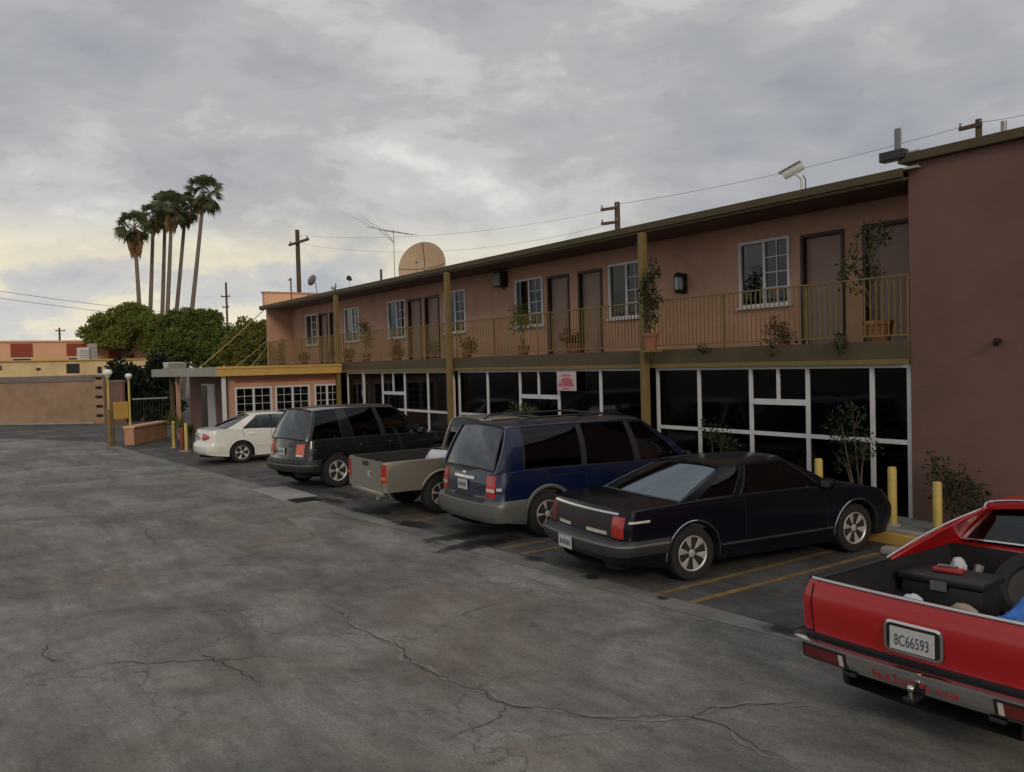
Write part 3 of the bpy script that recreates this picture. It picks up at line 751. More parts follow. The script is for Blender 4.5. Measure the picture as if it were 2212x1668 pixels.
# ------------------------------------------------------------------ vehicle library
def paint(name, c, rough=0.28, metal=0.0, coat=0.8, dirt=None, damt=0.25):
    return mat(name, c, rough, metal, var=0.06, vscale=1.5, spec=0.5, coat=coat, dirt=dirt, dscale=2.0, damt=damt)
M_tyre = mat('tyre_rubber', (0.017, 0.017, 0.017), 0.85, var=0.2, vscale=8, bump=0.3, bscale=90)
M_rim = mat('alloy_rim', (0.58, 0.56, 0.52), 0.42, metal=0.45, var=0.1, vscale=6)
M_rimwell = mat('rim_well', (0.055, 0.052, 0.05), 0.6, metal=0.4)
M_chrome = mat('chrome', (0.62, 0.62, 0.62), 0.14, metal=1.0, var=0.05, vscale=6)
M_under = mat('underbody', (0.012, 0.012, 0.012), 0.9)
M_trim = mat('black_trim', (0.016, 0.016, 0.017), 0.55, var=0.1)
M_seam = mat('panel_gap', (0.004, 0.004, 0.004), 0.9)
M_inner = mat('cabin_fabric', (0.05, 0.05, 0.052), 0.9, var=0.2, vscale=5)
M_seat = mat('seat_fabric', (0.085, 0.082, 0.078), 0.9, var=0.15, vscale=6)
M_cglass = glass('car_glass', (0.52, 0.56, 0.55), ior=1.52)
M_cglassd = glass('privacy_glass', (0.05, 0.055, 0.06), ior=1.5)
M_cglassr = glass('rear_glass', (0.11, 0.13, 0.14), refl=(0.92, 0.97, 1.0), ior=2.1, rough=0.05)
M_red = mat('tail_lamp_red', (0.42, 0.012, 0.010), 0.18, spec=0.6, coat=0.6, var=0.25, vscale=14)
M_redd = mat('tail_lamp_dark_red', (0.14, 0.008, 0.010), 0.2, spec=0.6, coat=0.6, var=0.2, vscale=10)
M_clear = mat('clear_lamp', (0.62, 0.58, 0.52), 0.2, spec=0.6, coat=0.5, var=0.15, vscale=14)
M_amber = mat('amber_lamp', (0.60, 0.22, 0.06), 0.2, spec=0.6, coat=0.5)
M_plate = mat('number_plate_white', (0.50, 0.51, 0.50), 0.5, var=0.06, vscale=20)
M_ink = mat('plate_ink', (0.03, 0.04, 0.09), 0.6)

class Body:
    def __init__(s, **k):
        s.rear = [(0, 0)]; s.front = [(0, 0)]; s.rc = 0.18; s.fc = 0.35; s.bow = 0.05; s.bowf = 0.12
        s.prof = [(0.0, 0.07), (0.3, 0.035), (0.5, 0.008), (0.62, 0.0), (0.8, 0.008), (1.1, 0.04)]
        s.sinks = []; s.zclad = None; s.crown = 0.035; s.lip = 0.93; s.plan = None; s.clad_top = 0.0
        for a, b in k.items(): setattr(s, a, b)
    def arch(s, x):
        z = s.zs
        for xc in (s.xr, s.xf):
            d = abs(x-xc)
            if d < s.Ra: z = max(z, s.R + math.sqrt(max(0, s.Ra**2 - d*d)))
        # bumper undersides rise towards the ends
        z = max(z, s.zs + s.rise*max(0, 1-x/0.7)) if hasattr(s, 'rise') else z
        return z
    def w(s, x):
        W = s.W/2 if s.plan is None else pl(s.plan, x)
        if x < s.rc: W = W - s.rc + s.rc*math.sqrt(max(0, 1-(1-x/s.rc)**2))
        d = s.L-x
        if d < s.fc: W = W - s.fc + s.fc*math.sqrt(max(0, 1-(1-d/s.fc)**2))
        return W
    def inset(s, z): return pl(s.prof, z)
    def zb(s, x): return sm(s.belt, x)
    def X(s, x, z, f=1.0):
        a = max(0, 1-x/0.6); b = max(0, 1-(s.L-x)/0.6)
        return x + pl(s.rear, z)*a - pl(s.front, z)*b - s.bow*(1-f*f)*a + s.bowf*(1-f*f)*b
    def Y(s, x, z): return max(0.02, s.w(x) - s.inset(z))
    def rows(s, x):
        zb = s.zb(x)
        if s.zclad: zz_ = [lerp(s.zs, s.zclad, i/5) for i in range(5)] + [lerp(s.zclad, zb, i/7) for i in range(8)]
        else: zz_ = [lerp(s.zs, zb, i/11) for i in range(12)]
        return [max(z, min(s.arch(x), zb-0.05)) for z in zz_]
    def stations(s):
        xs = set()
        for r, e, sg in ((s.rc, 0, 1), (s.fc, s.L, -1)):
            for i in range(9): xs.add(e + sg*r*(1-math.cos(PI/2*i/8)))
        for xc in (s.xr, s.xf):
            for i in range(-14, 15): xs.add(xc + s.Ra*math.sin(PI/2*i/14))
            xs.add(xc-s.Ra-0.006); xs.add(xc+s.Ra+0.006)
        for k in s.sinks:
            for e in (k[0], k[1]): xs.add(e-0.008); xs.add(e+0.008)
        x = 0.0
        while x < s.L: xs.add(x); x += 0.14
        xs = sorted(x for x in xs if 0 <= x <= s.L); out = [xs[0]]
        for x in xs[1:]:
            if x-out[-1] > 0.004: out.append(x)
        out[-1] = s.L
        return out
    def sink(s, x):
        for k in s.sinks:
            if k[0] <= x <= k[1]: return k
        return None
    FR = (1.0, 0.985, 0.93, 0.70, 0.35, 0.0)
    def build(s, name, mats, parent):
        """mats: paint, cladding, sink lining, underbody"""
        mb = MB(); xs = s.stations(); rings = []
        for x in xs:
            rw = s.rows(x); zbot = rw[0]; yb0 = s.Y(x, zbot)
            ring = [(s.X(x, s.zs, 0), 0.0, s.zs), (s.X(x, s.zs), max(0.0, yb0-0.24), s.zs), (s.X(x, zbot), max(0.0, yb0-0.23), zbot)]
            for z in rw: ring.append((s.X(x, z), s.Y(x, z), z))
            zb = rw[-1]; yb = s.Y(x, zb); k = s.sink(x); cr = s.crown
            for f in s.FR[1:]:
                y = yb*f; z = zb + cr*(1-f*f) + (0.006 if f == 0.985 else 0)
                if k:
                    inn = yb*s.lip
                    if f >= 0.93: z = zb + 0.008; y = max(y, inn)
                    elif f == 0.70: y = inn-0.012; z = k[2]
                    else: y = inn*f/0.70 if f else 0; z = k[2]
                ring.append((s.X(x, zb, y/yb if yb else 0) if not k else s.X(x, zb), y, z))
            rings.append(ring)
        nr = len(s.rows(xs[0])); n = len(rings[0])
        for sg in (1, -1):
            for i in range(len(xs)-1):
                a, b = rings[i], rings[i+1]
                xm = (xs[i]+xs[i+1])/2; ka, kb = s.sink(xs[i]), s.sink(xs[i+1])
                for j in range(n-1):
                    if j < 3: mb.cur = 3
                    elif j < 3+nr-1:
                        mb.cur = 1 if (s.zclad and j-3 < 5) else 0
                    else:
                        top = j-(3+nr-1)
                        mb.cur = 2 if ((ka or kb) and top >= 2) else 0
                    q = [a[j], b[j], b[j+1], a[j+1]]
                    q = [(p[0], p[1]*sg, p[2]) for p in q]
                    mb.add(q, [(3, 2, 1, 0) if sg > 0 else (0, 1, 2, 3)])
            # end caps
            for e, x in ((0, xs[0]), (1, xs[-1])):
                rw = s.rows(x); zb = rw[-1]
                def cp(r, f):
                    zt = zb + s.crown*(1-f*f) + (0.006 if f == 0.985 else 0)
                    z = rw[r]; z = s.zs + (z-s.zs)*(zt-s.zs)/(zb-s.zs) if r else rw[0]
                    return (s.X(x, min(z, zb), f), s.Y(x, rw[r])*f*sg, z)
                for r in range(nr-1):
                    mb.cur = 1 if (s.zclad and r < 5) else 0
                    for f0, f1 in zip(s.FR, s.FR[1:]):
                        q = [cp(r, f0), cp(r, f1), cp(r+1, f1), cp(r+1, f0)]
                        mb.add(q, [(0, 1, 2, 3)])
        return mb.build(name, mats, parent, smooth=32, weld=True)
    # ---- perimeter at a height, from the rear centre round one flank
    def per(s, z):
        x0 = 0.0; P = [(s.X(0, z, f/12), s.Y(0, z)*f/12) for f in range(13)]
        for x in s.stations()[1:]: P.append((s.X(x, z), s.Y(x, z)))
        S = [0.0]
        for a, b in zip(P, P[1:]): S.append(S[-1]+math.hypot(b[0]-a[0], b[1]-a[1]))
        return P, S
    def at(s, ss, z, off, side, cache={}):
        key = (id(s), round(z, 3))
        if key not in cache: cache[key] = s.per(z)
        P, S = cache[key]; sgn = side
        if ss < 0: ss, sgn = -ss, -side
        i = 0
        lo, hi = 0, len(S)-2
        while lo < hi:
            mid = (lo+hi)//2
            if S[mid+1] < ss: lo = mid+1
            else: hi = mid
        i = lo; d = S[i+1]-S[i]; t = (ss-S[i])/d if d > 1e-9 else 0; t = min(1, max(0, t))
        def nrm(k):
            a = P[max(k-1, 0)] if k > 0 else (P[1][0], -P[1][1]); b = P[min(k+1, len(P)-1)]
            tx, ty = b[0]-a[0], b[1]-a[1]; l = math.hypot(tx, ty) or 1; return (-ty/l, tx/l)
        n0, n1 = nrm(i), nrm(i+1); nx, ny = lerp(n0[0], n1[0], t), lerp(n0[1], n1[1], t)
        x = lerp(P[i][0], P[i+1][0], t)+nx*off; y = lerp(P[i][1], P[i+1][1], t)+ny*off
        return Vector((x, y*sgn, z))
    def s_at(s, x, z):
        P, S = s.per(z)
        for i in range(12, len(P)-1):
            if P[i+1][0] >= x:
                d = P[i+1][0]-P[i][0]; return S[i] + (S[i+1]-S[i])*max(0, (x-P[i][0]))/d if d > 1e-9 else S[i]
        return S[-1]
    def corner(s, z): return s.per(z)[1][12]
    def wrap(s, name, s0, s1, z0, z1, off, side, material, parent, ns=None, nz=3, round_=0.0, back=0.012):
        """panel following the skin; s along the perimeter from the rear centre, z0/z1 may be functions of s"""
        ns = ns or max(2, min(40, int(abs(s1-s0)/0.05)+1))
        f0 = z0 if callable(z0) else (lambda q: z0); f1 = z1 if callable(z1) else (lambda q: z1)
        def fn(u, v_):
            ss = lerp(s0, s1, u); z = lerp(f0(ss), f1(ss), v_); o = off*(1-round_*abs(2*v_-1)**3)
            return s.at(ss, z, o, side)
        def th(u, v_):
            ss = lerp(s0, s1, u); z = lerp(f0(ss), f1(ss), v_)
            return s.at(ss, z, -back, side) - fn(u, v_)
        mb = MB(); mb.grid(fn, ns, nz, th)
        return mb.build(name, material, parent, smooth=40, fix=True)
    def wrapx(s, name, x0, x1, z0, z1, off, side, material, parent, **k):
        zm = ((z0(0) if callable(z0) else z0) + (z1(0) if callable(z1) else z1))/2
        return s.wrap(name, s.s_at(x0, zm), s.s_at(x1, zm), z0, z1, off, side, material, parent, **k)
    def seam(s, x, z0, z1, side, parent, w=0.005, slant=0.0):
        mb = MB(); n = 8
        def fn(u, v_):
            z = lerp(z0, z1, v_); return s.at(s.s_at(x + slant*v_ + (u-0.5)*w*2, z), z, 0.0018, side)
        mb.grid(fn, 1, n); return mb.build('panel_gap', M_seam, parent)
    def hseam(s, x0, x1, z, side, parent, w=0.005):
        mb = MB(); mb.grid(lambda u, v_: s.at(s.s_at(lerp(x0, x1, u), z), z+(v_-0.5)*2*w, 0.0018, side), 20, 1)
        return mb.build('panel_gap', M_seam, parent)
    def arch_trim(s, xc, side, material, parent, r=0.018, off=0.006, dr=0.02):
        pts = []
        for i in range(25):
            a = lerp(-0.12, PI+0.12, i/24); x = xc + (s.Ra+dr)*math.cos(a); z = s.R + (s.Ra+dr)*math.sin(a)
            if z < s.zs+0.02: continue
            pts.append(s.at(s.s_at(x, z), z, off, side))
        mb = MB(); mb.tube(pts, r, 6); return mb.build('wheel_arch_trim', material, parent, smooth=50)

def greenhouse(b, g, parent, m_paint, m_side, m_rear, m_front, names=('side_window', 'rear_window', 'windscreen')):
    """pillars and roof as one painted shell, every pane its own mesh"""
    inb = g.get('inb', 0.035); zr = g['zr']; wr0 = g['wr']; xr0, xr1 = g['roof']; cr = g.get('crown', 0.04)
    base_w = lambda x: b.Y(x, b.zb(x)) - inb
    zl = lambda x: b.zb(x) + 0.004
    wr = lambda x: wr0*(1 - 0.03*max(0, (x-xr0)/(xr1-xr0)) )
    def zre(x):
        t = (x-xr0)/(xr1-xr0); t = min(1, max(0, t))
        return zr - cr - g.get('drop_r', 0.03)*max(0, 1-t*3)**2 - g.get('drop_f', 0.04)*max(0, (t-0.6)/0.4)**2
    bulge = g.get('bulge', 0.025)
    def side(xb, xr, v_, sg, dx=0.0):
        a = Vector((xb, base_w(xb), zl(xb))); c = Vector((xr, wr(min(max(xr, xr0), xr1)), zre(xr)))
        p = a.lerp(c, v_); p.y += bulge*math.sin(PI*v_) - dx; p.y *= sg; return p
    shell = MB(); B = g['bounds']
    for sg in (1, -1):
        for (b0, b1, kind) in B:
            if kind == 'k':
                mb = MB(); mb.grid(lambda u, v_: side(lerp(b0[0], b1[0], u), lerp(b0[1], b1[1], u), v_, sg, 0.004), 3, 6, lambda u, v_: (0, -0.04*sg, 0)); mb.build('door_pillar', M_trim, parent, smooth=35, fix=True)
            elif kind == 'p':
                shell.grid(lambda u, v_: side(lerp(b0[0], b1[0], u), lerp(b0[1], b1[1], u), v_, sg), 4, 6,
                           lambda u, v_: (0, -0.045*sg, 0))
            else:
                mb = MB()
                mb.grid(lambda u, v_: side(lerp(b0[0], b1[0], u), lerp(b0[1], b1[1], u), v_, sg, 0.006), 6, 6, lambda u, v_: (0, -0.006*sg, 0))
                mb.build(names[0], m_side if kind == 'g' else m_front, parent, smooth=40, fix=True)
                # thin black seal round the pane
                fr = MB(); eps = 0.028
                for (ua, ub, va, vb) in ((0, 1, 0, eps), (0, 1, 1-eps*1.2, 1), (0, eps*0.8, eps, 1-eps), (1-eps*0.8, 1, eps, 1-eps)):
                    fr.grid(lambda u, v_: side(lerp(b0[0], b1[0], lerp(ua, ub, u)), lerp(b0[1], b1[1], lerp(ua, ub, u)), lerp(va, vb, v_), sg, 0.001), 5, 5, lambda u, v_: (0, -0.004*sg, 0))
                fr.build('window_seal', g.get('seal', M_trim), parent, fix=True)
    # roof skin with bowed ends
    bt, bf = g.get('bow_rt', 0.04), g.get('bow_ft', 0.08)
    def roof(u, v_):
        uu = 2*u-1; x = lerp(xr0 - bt*(1-uu*uu), xr1 + bf*(1-uu*uu), v_); xe = lerp(xr0, xr1, v_)
        w_ = wr(xe); e = abs(uu)
        return (x, uu*(w_+0.0), zre(xe) + cr*(1-e**2.6))
    shell.grid(roof, 14, 16, lambda u, v_: (0, 0, -0.035))
    # rounded gutter where the roof meets the sides
    for sg in (1, -1):
        shell.tube([side(x, x, 1, sg) - Vector((0, 0.012*sg, 0.008)) for x in [lerp(xr0, xr1, i/14) for i in range(15)]], 0.022, 6)
    sh = shell.build('roof', m_paint, parent, smooth=35, fix=True)
    def endglass(name, xb, xt, bb, bt_, m_, inset_u=0.0, zoff=0.0):
        mb = MB(); wb_ = base_w(xb); wt_ = wr(min(max(xt, xr0), xr1)); k = 1 if xb < xt else -1
        def fn(u, v_):
            uu = (2*u-1)*(1-inset_u); f = 1-uu*uu
            p = Vector((xb - k*bb*f, uu*wb_, zl(xb)+b.crown*f*0.8+zoff)).lerp(Vector((xt - k*bt_*f, uu*wt_, zre(xt)+cr*(1-abs(uu)**2.6)-0.006)), v_)
            p.x -= k*0.02*math.sin(PI*v_); return p
        mb.grid(fn, 12, 8, lambda u, v_: (0.006*k, 0, -0.002))
        o = mb.build(name, m_, parent, smooth=40, fix=True)
        fr = MB(); e = 0.022
        for (ua, ub, va, vb) in ((0, 1, 0, e*1.6), (0, 1, 1-e*1.4, 1), (0, e, e, 1-e), (1-e, 1, e, 1-e)):
            fr.grid(lambda u, v_: fn(lerp(ua, ub, u), lerp(va, vb, v_)) + Vector((-0.003*k, 0, 0.002)), 10, 3, lambda u, v_: (0.003*k, 0, 0))
        fr.build('glass_seal', g.get('seal', M_trim), parent, fix=True)
        return o, fn
    rg = endglass(names[1], g['rear'][0], g['rear'][1], g.get('bow_rb', 0.08), bt, m_rear, g.get('ru', 0.0), g.get('rz', 0.0))
    ws = endglass(names[2], g['front'][0], g['front'][1], g.get('bow_fb', 0.16), bf, m_front)
    return sh, rg[1]

def wheel(parent, x, y, Rr, side, spokes=5, width=0.205, style='spoke', rim_r=None, m_rim=None):
    rr = rim_r or Rr*0.66; h = width/2; m_rim = m_rim or M_rim
    t = bpy.data.objects.new('wheel', MB_tyre(Rr, rr, h)); col.objects.link(t); t.parent = parent; t.location = (x, y, Rr)
    mb = MB(); o = side   # outward direction
    f = lambda q: o*q
    mb.cur = 0
    mb.lathe([(rr, f(h*0.92)), (rr*0.97, f(h*0.98)), (rr*0.90, f(h*0.86)), (rr*0.87, f(h*0.2))], axis='Y', n=36)
    mb.cur = 1
    mb.lathe([(rr*0.87, f(h*0.2)), (rr*0.5, f(h*0.12)), (0.0, f(h*0.12))], axis='Y', n=24)
    mb.cur = 0
    hub = rr*0.24
    mb.lathe([(hub*1.25, f(h*0.3)), (hub*1.15, f(h*0.66)), (hub*0.8, f(h*0.76)), (0.0, f(h*0.78))], axis='Y', n=20)
    for k in range(spokes):
        a = 2*PI*k/spokes + 0.3
        w0, w1 = (0.24, 0.34) if style == 'spoke' else (0.30, 0.52)
        def fn(u, v_):
            r = lerp(hub*0.9, rr*0.93, v_); half = lerp(w0, w1, v_)*rr*0.5; q = (2*u-1)
            xx = q*half; zz_ = r; d = h*lerp(0.72, 0.88, v_) - 0.10*h*q*q
            return (xx*math.cos(a)-zz_*math.sin(a), f(d), xx*math.sin(a)+zz_*math.cos(a))
        mb.grid(fn, 4, 4, lambda u, v_: (0, f(-h*0.35), 0))
    mb.build('rim', [m_rim, M_rimwell], t, smooth=40, fix=True)
    return t
_tyres = {}
def MB_tyre(Rr, rr, h):
    key = (Rr, rr, h)
    if key not in _tyres:
        mb = MB()
        mb.lathe([(rr, -h*0.8), (rr*1.03, -h*0.98), (lerp(rr, Rr, 0.55), -h*1.06), (lerp(rr, Rr, 0.9), -h*0.95), (Rr, -h*0.72), (Rr, h*0.72), (lerp(rr, Rr, 0.9), h*0.95), (lerp(rr, Rr, 0.55), h*1.06), (rr*1.03, h*0.98), (rr, h*0.8)], axis='Y', n=40)
        mb.lathe([(rr, -h*0.8), (0.0, -h*0.7)], axis='Y', n=40); mb.lathe([(rr, h*0.1), (0.0, h*0.1)], axis='Y', n=40)
        _tyres[key] = mb.mesh('tyre', M_tyre, 40, fix=True)
    return _tyres[key]
def wheels(b, parent, **k):
    wd = k.get('width', 0.205)
    for x in (b.xr, b.xf):
        for sg in (1, -1): wheel(parent, x, sg*(b.W/2-0.035-wd/2), b.R, sg, **k)
def seats(parent, rows, z, w=0.5, two=(-0.37, 0.37), top=0.42):
    for (x, n) in rows:
        for y in (two if n == 2 else (0.0,)):
            ww = w if n == 2 else 1.25
            mb = MB(); mb.cbox((x+0.22, y, z-0.22), (0.5, ww, 0.2), ch=0.05)
            mb.cbox((x-0.06, y, z+top/2-0.22), (0.16, ww, top+0.3), Matrix.Rotation(R(-10), 3, 'Y'), ch=0.06)
            for yy in ((y,) if n == 2 else (-0.38, 0.38)): mb.cbox((x-0.14, yy, z+top+0.02), (0.1, 0.26, 0.17), ch=0.04)
            mb.build('seat', M_seat, parent, smooth=40)
def mirror(parent, x, b, side, material, z=None):
    z = z or b.zb(x)+0.07; y = side*(b.w(x)+0.085)
    mb = MB(); mb.cbox((x, y, z), (0.12, 0.19, 0.13), ch=0.045); mb.cbox((x+0.03, side*(b.w(x)-0.03), z-0.05), (0.07, 0.12, 0.05), ch=0.012)
    mo = mb.build('wing_mirror', material, parent, smooth=40)
    mb = MB(); mb.box(x-0.064, x-0.0605, y-0.075, y+0.075, z-0.045, z+0.045); mb.build('mirror_glass', M_chrome, mo)
def plate(b, parent, sc, z, off, txt=None, w=0.305, h=0.152, ink=None, smudge=True):
    """licence plate with raised ink; unreadable ones get blurred strokes"""
    p = b.at(sc, z, off, -1); x = p.x; y = p.y
    mb = MB(); mb.cbox((x, y, z), (0.008, w, h), ch=0.003); o = mb.build('licence_plate', M_plate, parent)
    mb = MB()
    if txt: text_mesh(mb, txt, lambda px, py: (x-0.0058, y-px*0.62, z+py-0.012), size=0.105)
    else:
        rnd = random.Random(int(z*1000))
        for k in range(6):
            yy = y+0.105-k*0.042; mb.box(x-0.0056, x-0.0042, yy-0.012, yy+0.012, z-0.032+rnd.uniform(-.004, .004), z+0.028)
    mb.build('plate_print', ink or M_ink, o)
    return o
def place(name, label, P, theta, b, group=None):
    """P: ground contact of the near rear wheel, theta: heading off the +Y axis towards +X (degrees)"""
    th = R(theta); rz = PI/2 - th
    loc = Matrix.Rotation(rz, 3, 'Z') @ Vector((b.xr, -(b.W/2-0.12), 0))
    return thing(name, label, 'car', (P[0]-loc.x, P[1]-loc.y, 0.005), rz, group)
# ================================================================== the black coupe
P_black = paint('black_paint', (0.0045, 0.0055, 0.011), 0.18, coat=0.0, dirt=(0.02, 0.02, 0.02), damt=0.08); P_black.node_tree.nodes['Principled BSDF'].inputs['Specular IOR Level'].default_value = 0.32
b = Body(L=4.76, W=1.80, zs=0.20, R=0.325, Ra=0.385, xr=1.06, xf=3.79, rise=0.12, rc=0.16, fc=0.45, bow=0.06,
         belt=[(0, 0.90), (0.5, 0.925), (1.2, 0.945), (2.6, 0.935), (3.3, 0.925), (4.0, 0.86), (4.5, 0.78), (4.76, 0.66)],
         rear=[(0.2, 0.10), (0.38, 0.0), (0.56, 0.0), (0.58, 0.075), (0.75, 0.075), (0.93, 0.13)], front=[(0.2, 0.1), (0.4, 0.0), (0.55, 0.02), (0.8, 0.3)],
         sinks=[(1.05, 3.2, 0.60)], crown=0.03)
t = place('coupe', 'black two-door coupe with silver alloy wheels, parked between the blue minivan and red pickup', (-7.06, 7.45), 8.0, b)
b.build('body', [P_black, P_black, M_inner, M_under], t)
greenhouse(b, dict(zr=1.345, wr=0.61, drop_f=0.02, drop_r=0.015, roof=(1.70, 2.86), rear=(0.92, 1.72), front=(3.48, 2.86), crown=0.05, inb=0.05, bow_rb=0.14, bulge=0.03,
    bounds=[((0.89, 1.70), (1.12, 1.82), 'p'), ((1.12, 1.82), (1.72, 2.02), 'g'), ((1.72, 2.02), (1.82, 2.10), 'p'), ((1.82, 2.10), (3.24, 2.80), 'f'), ((3.24, 2.80), (3.48, 2.88), 'p')]),
    t, P_black, M_cglassd, glass('blue_reflective_glass', (0.16, 0.19, 0.20), refl=(0.80, 0.95, 1.0), ior=3.0, rough=0.06), M_cglass)
wheels(b, t, spokes=6, style='wide', rim_r=0.215)
seats(t, [(2.55, 2)], 0.76)
seats(t, [(1.95, 1)], 0.70, top=0.22)
for sg in (1, -1):
    for xc in (b.xr, b.xf): b.arch_trim(xc, sg, M_chrome, t, r=0.009, off=0.004, dr=0.015)
    b.wrapx('lower_moulding', b.xr+0.42, b.xf-0.42, 0.375, 0.40, 0.010, sg, M_chrome, t, nz=1)
    b.wrapx('lower_moulding', 0.25, b.xr-0.42, 0.515, 0.535, 0.010, sg, M_chrome, t, nz=1)
    b.seam(1.86, 0.36, 0.93, sg, t); b.seam(3.26, 0.36, 0.92, sg, t, slant=-0.05)
    b.hseam(0.05, 1.8, 0.905, sg, t, 0.003)
    b.wrapx('door_handle', 1.94, 2.08, 0.775, 0.80, 0.012, sg, P_black, t, nz=1)
    c = b.corner(0.7)
    b.wrap('tail_lamp', c-0.10, c+0.09, 0.60, 0.845, 0.010, sg, M_redd if sg > 0 else M_red, t, nz=2)
    b.wrap('side_marker', c+0.14, c+0.42, 0.775, 0.80, 0.007, sg, M_clear, t, nz=1)
    mirror(t, 3.18, b, sg, P_black)
c = b.corner(0.7)
b.wrap('tail_panel', -(c-0.11), c-0.11, 0.60, 0.845, 0.005, 1, M_trim, t, nz=2)
b.wrap('reversing_lamp', 0.16, 0.55, 0.615, 0.655, 0.010, -1, M_clear, t, nz=1)
b.wrap('reversing_lamp', 0.22, 0.52, 0.615, 0.655, 0.010, 1, M_clear, t, nz=1)
b.wrap('deck_edge_trim', -(c-0.02), c-0.02, 0.862, 0.886, 0.008, 1, M_chrome, t, nz=1)
b.wrap('trunk_emblem', -0.025, 0.025, 0.70, 0.76, 0.012, 1, M_redd, t, nz=1)
M_bump = mat('dark_grey_bumper', (0.035, 0.036, 0.040), 0.45, var=0.15, vscale=4)
cb = b.s_at(b.xr-0.41, 0.5)
b.wrap('rear_bumper', -cb, cb, 0.40, 0.575, 0.055, 1, M_bump, t, ns=40, nz=5, round_=0.35)
b.wrap('bumper_strip', -cb, cb, 0.515, 0.54, 0.062, 1, M_grey, t, ns=40, nz=1)
plate(b, t, -0.12, 0.44, 0.070)

# ================================================================== the blue minivan
P_blue = paint('blue_paint', (0.004, 0.012, 0.050), 0.28, metal=0.25, coat=0.8, dirt=(0.10, 0.10, 0.11), damt=0.12)
P_clad = mat('grey_cladding', (0.135, 0.14, 0.135), 0.42, metal=0.3, var=0.1, vscale=3)
b = Body(L=4.74, W=1.895, zs=0.22, R=0.345, Ra=0.41, xr=0.98, xf=3.76, rise=0.10, rc=0.20, fc=0.5, bow=0.06, zclad=0.60,
         belt=[(0, 1.03), (0.6, 1.035), (3.6, 0.985), (4.0, 0.95), (4.45, 0.84), (4.74, 0.70)], prof=[(0.0, 0.06), (0.35, 0.015), (0.55, 0.0), (0.64, 0.012), (0.85, 0.02), (1.1, 0.05)],
         rear=[(0.2, 0.08), (0.36, 0.0), (0.58, 0.0), (0.61, 0.07), (0.85, 0.085), (1.05, 0.12)], front=[(0.2, 0.1), (0.4, 0), (0.6, 0.02), (1.0, 0.4)],
         sinks=[(0.16, 3.8, 0.66)], lip=0.95)
t = place('minivan', 'dark blue minivan with grey lower cladding and roof rails, beside the tan pickup', (-10.24, 7.71), 3.5, b)
b.build('body', [P_blue, P_clad, M_inner, M_under], t)
greenhouse(b, dict(zr=1.75, wr=0.715, roof=(0.40, 3.0), rear=(0.13, 0.42), front=(3.98, 3.0), crown=0.06, inb=0.02, bow_rb=0.06, bow_rt=0.07, ru=0.10, bulge=0.05, drop_r=0.02,
    bounds=[((0.10, 0.38), (0.56, 0.62), 'p'), ((0.56, 0.62), (1.66, 1.66), 'g'), ((1.66, 1.66), (1.72, 1.72), 'k'), ((1.72, 1.72), (2.72, 2.62), 'g'), ((2.72, 2.62), (2.82, 2.70), 'k'), ((2.82, 2.70), (3.74, 2.97), 'f'), ((3.74, 2.97), (3.98, 3.03), 'p')]),
    t, P_blue, M_cglassd, M_cglassr, M_cglass)
wheels(b, t, spokes=5, style='spoke', rim_r=0.215)
seats(t, [(1.0, 1), (2.0, 2), (2.9, 2)], 0.92)
for sg in (1, -1):
    c = b.corner(0.8)
    b.wrap('tail_lamp', c-0.10, c+0.10, 0.66, 0.98, 0.012, sg, M_red, t, nz=3)
    b.wrap('lamp_band', c-0.09, c+0.085, 0.745, 0.795, 0.016, sg, M_clear, t, nz=1)
    b.wrap('side_marker', c+0.12, c+0.20, 0.77, 0.81, 0.008, sg, M_clear, t, nz=1)
    b.seam(1.70, 0.3, 1.0, sg, t); b.seam(2.76, 0.3, 1.0, sg, t); b.seam(3.30, 0.75, 0.97, sg, t)
    b.hseam(0.35, 1.7, 0.93, sg, t, 0.006)
    b.wrapx('door_handle', 2.84, 3.04, 0.855, 0.885, 0.03, sg, P_blue, t, nz=2)
    b.wrapx('door_handle', 2.48, 2.66, 0.855, 0.885, 0.03, sg, P_blue, t, nz=2)
    mirror(t, 3.70, b, sg, P_blue)
    mb = MB(); mb.tube([(0.75, sg*0.60, 1.735), (0.85, sg*0.60, 1.80), (2.6, sg*0.585, 1.80), (2.7, sg*0.585, 1.735)], 0.017, 8); mb.build('roof_rail', M_black, t, smooth=50)
    for xc in (b.xr, b.xf): b.arch_trim(xc, sg, P_clad, t, r=0.03, off=0.0, dr=0.025)
for x in (1.1, 2.3):
    mb = MB(); mb.tube([(x, -0.595, 1.80), (x, 0.595, 1.80)], 0.014, 8); mb.build('roof_crossbar', M_black, t, smooth=50)
cb = b.s_at(b.xr-0.45, 0.5)
b.wrap('rear_bumper', -cb, cb, 0.30, 0.62, 0.035, 1, P_clad, t, ns=40, nz=6, round_=0.4)
b.wrap('bumper_step', -0.62, 0.62, 0.60, 0.632, 0.050, 1, M_trim, t, ns=30, nz=1)
b.wrap('tailgate_handle', -0.32, 0.30, 0.905, 0.945, 0.022, 1, M_chrome, t, nz=2)
b.wrap('rear_wiper', -0.36, 0.30, 1.06, 1.075, 0.02, 1, M_trim, t, nz=1)
for sg in (1, -1): b.wrap('panel_gap', 0.70, 0.706, 0.63, 1.03, 0.003, sg, M_seam, t, nz=4, ns=1)
b.wrap('badge', -0.05, 0.05, 0.975, 1.005, 0.012, 1, M_chrome, t, nz=1)
plate(b, t, -0.02, 0.80, 0.014); t['category'] = 'van'

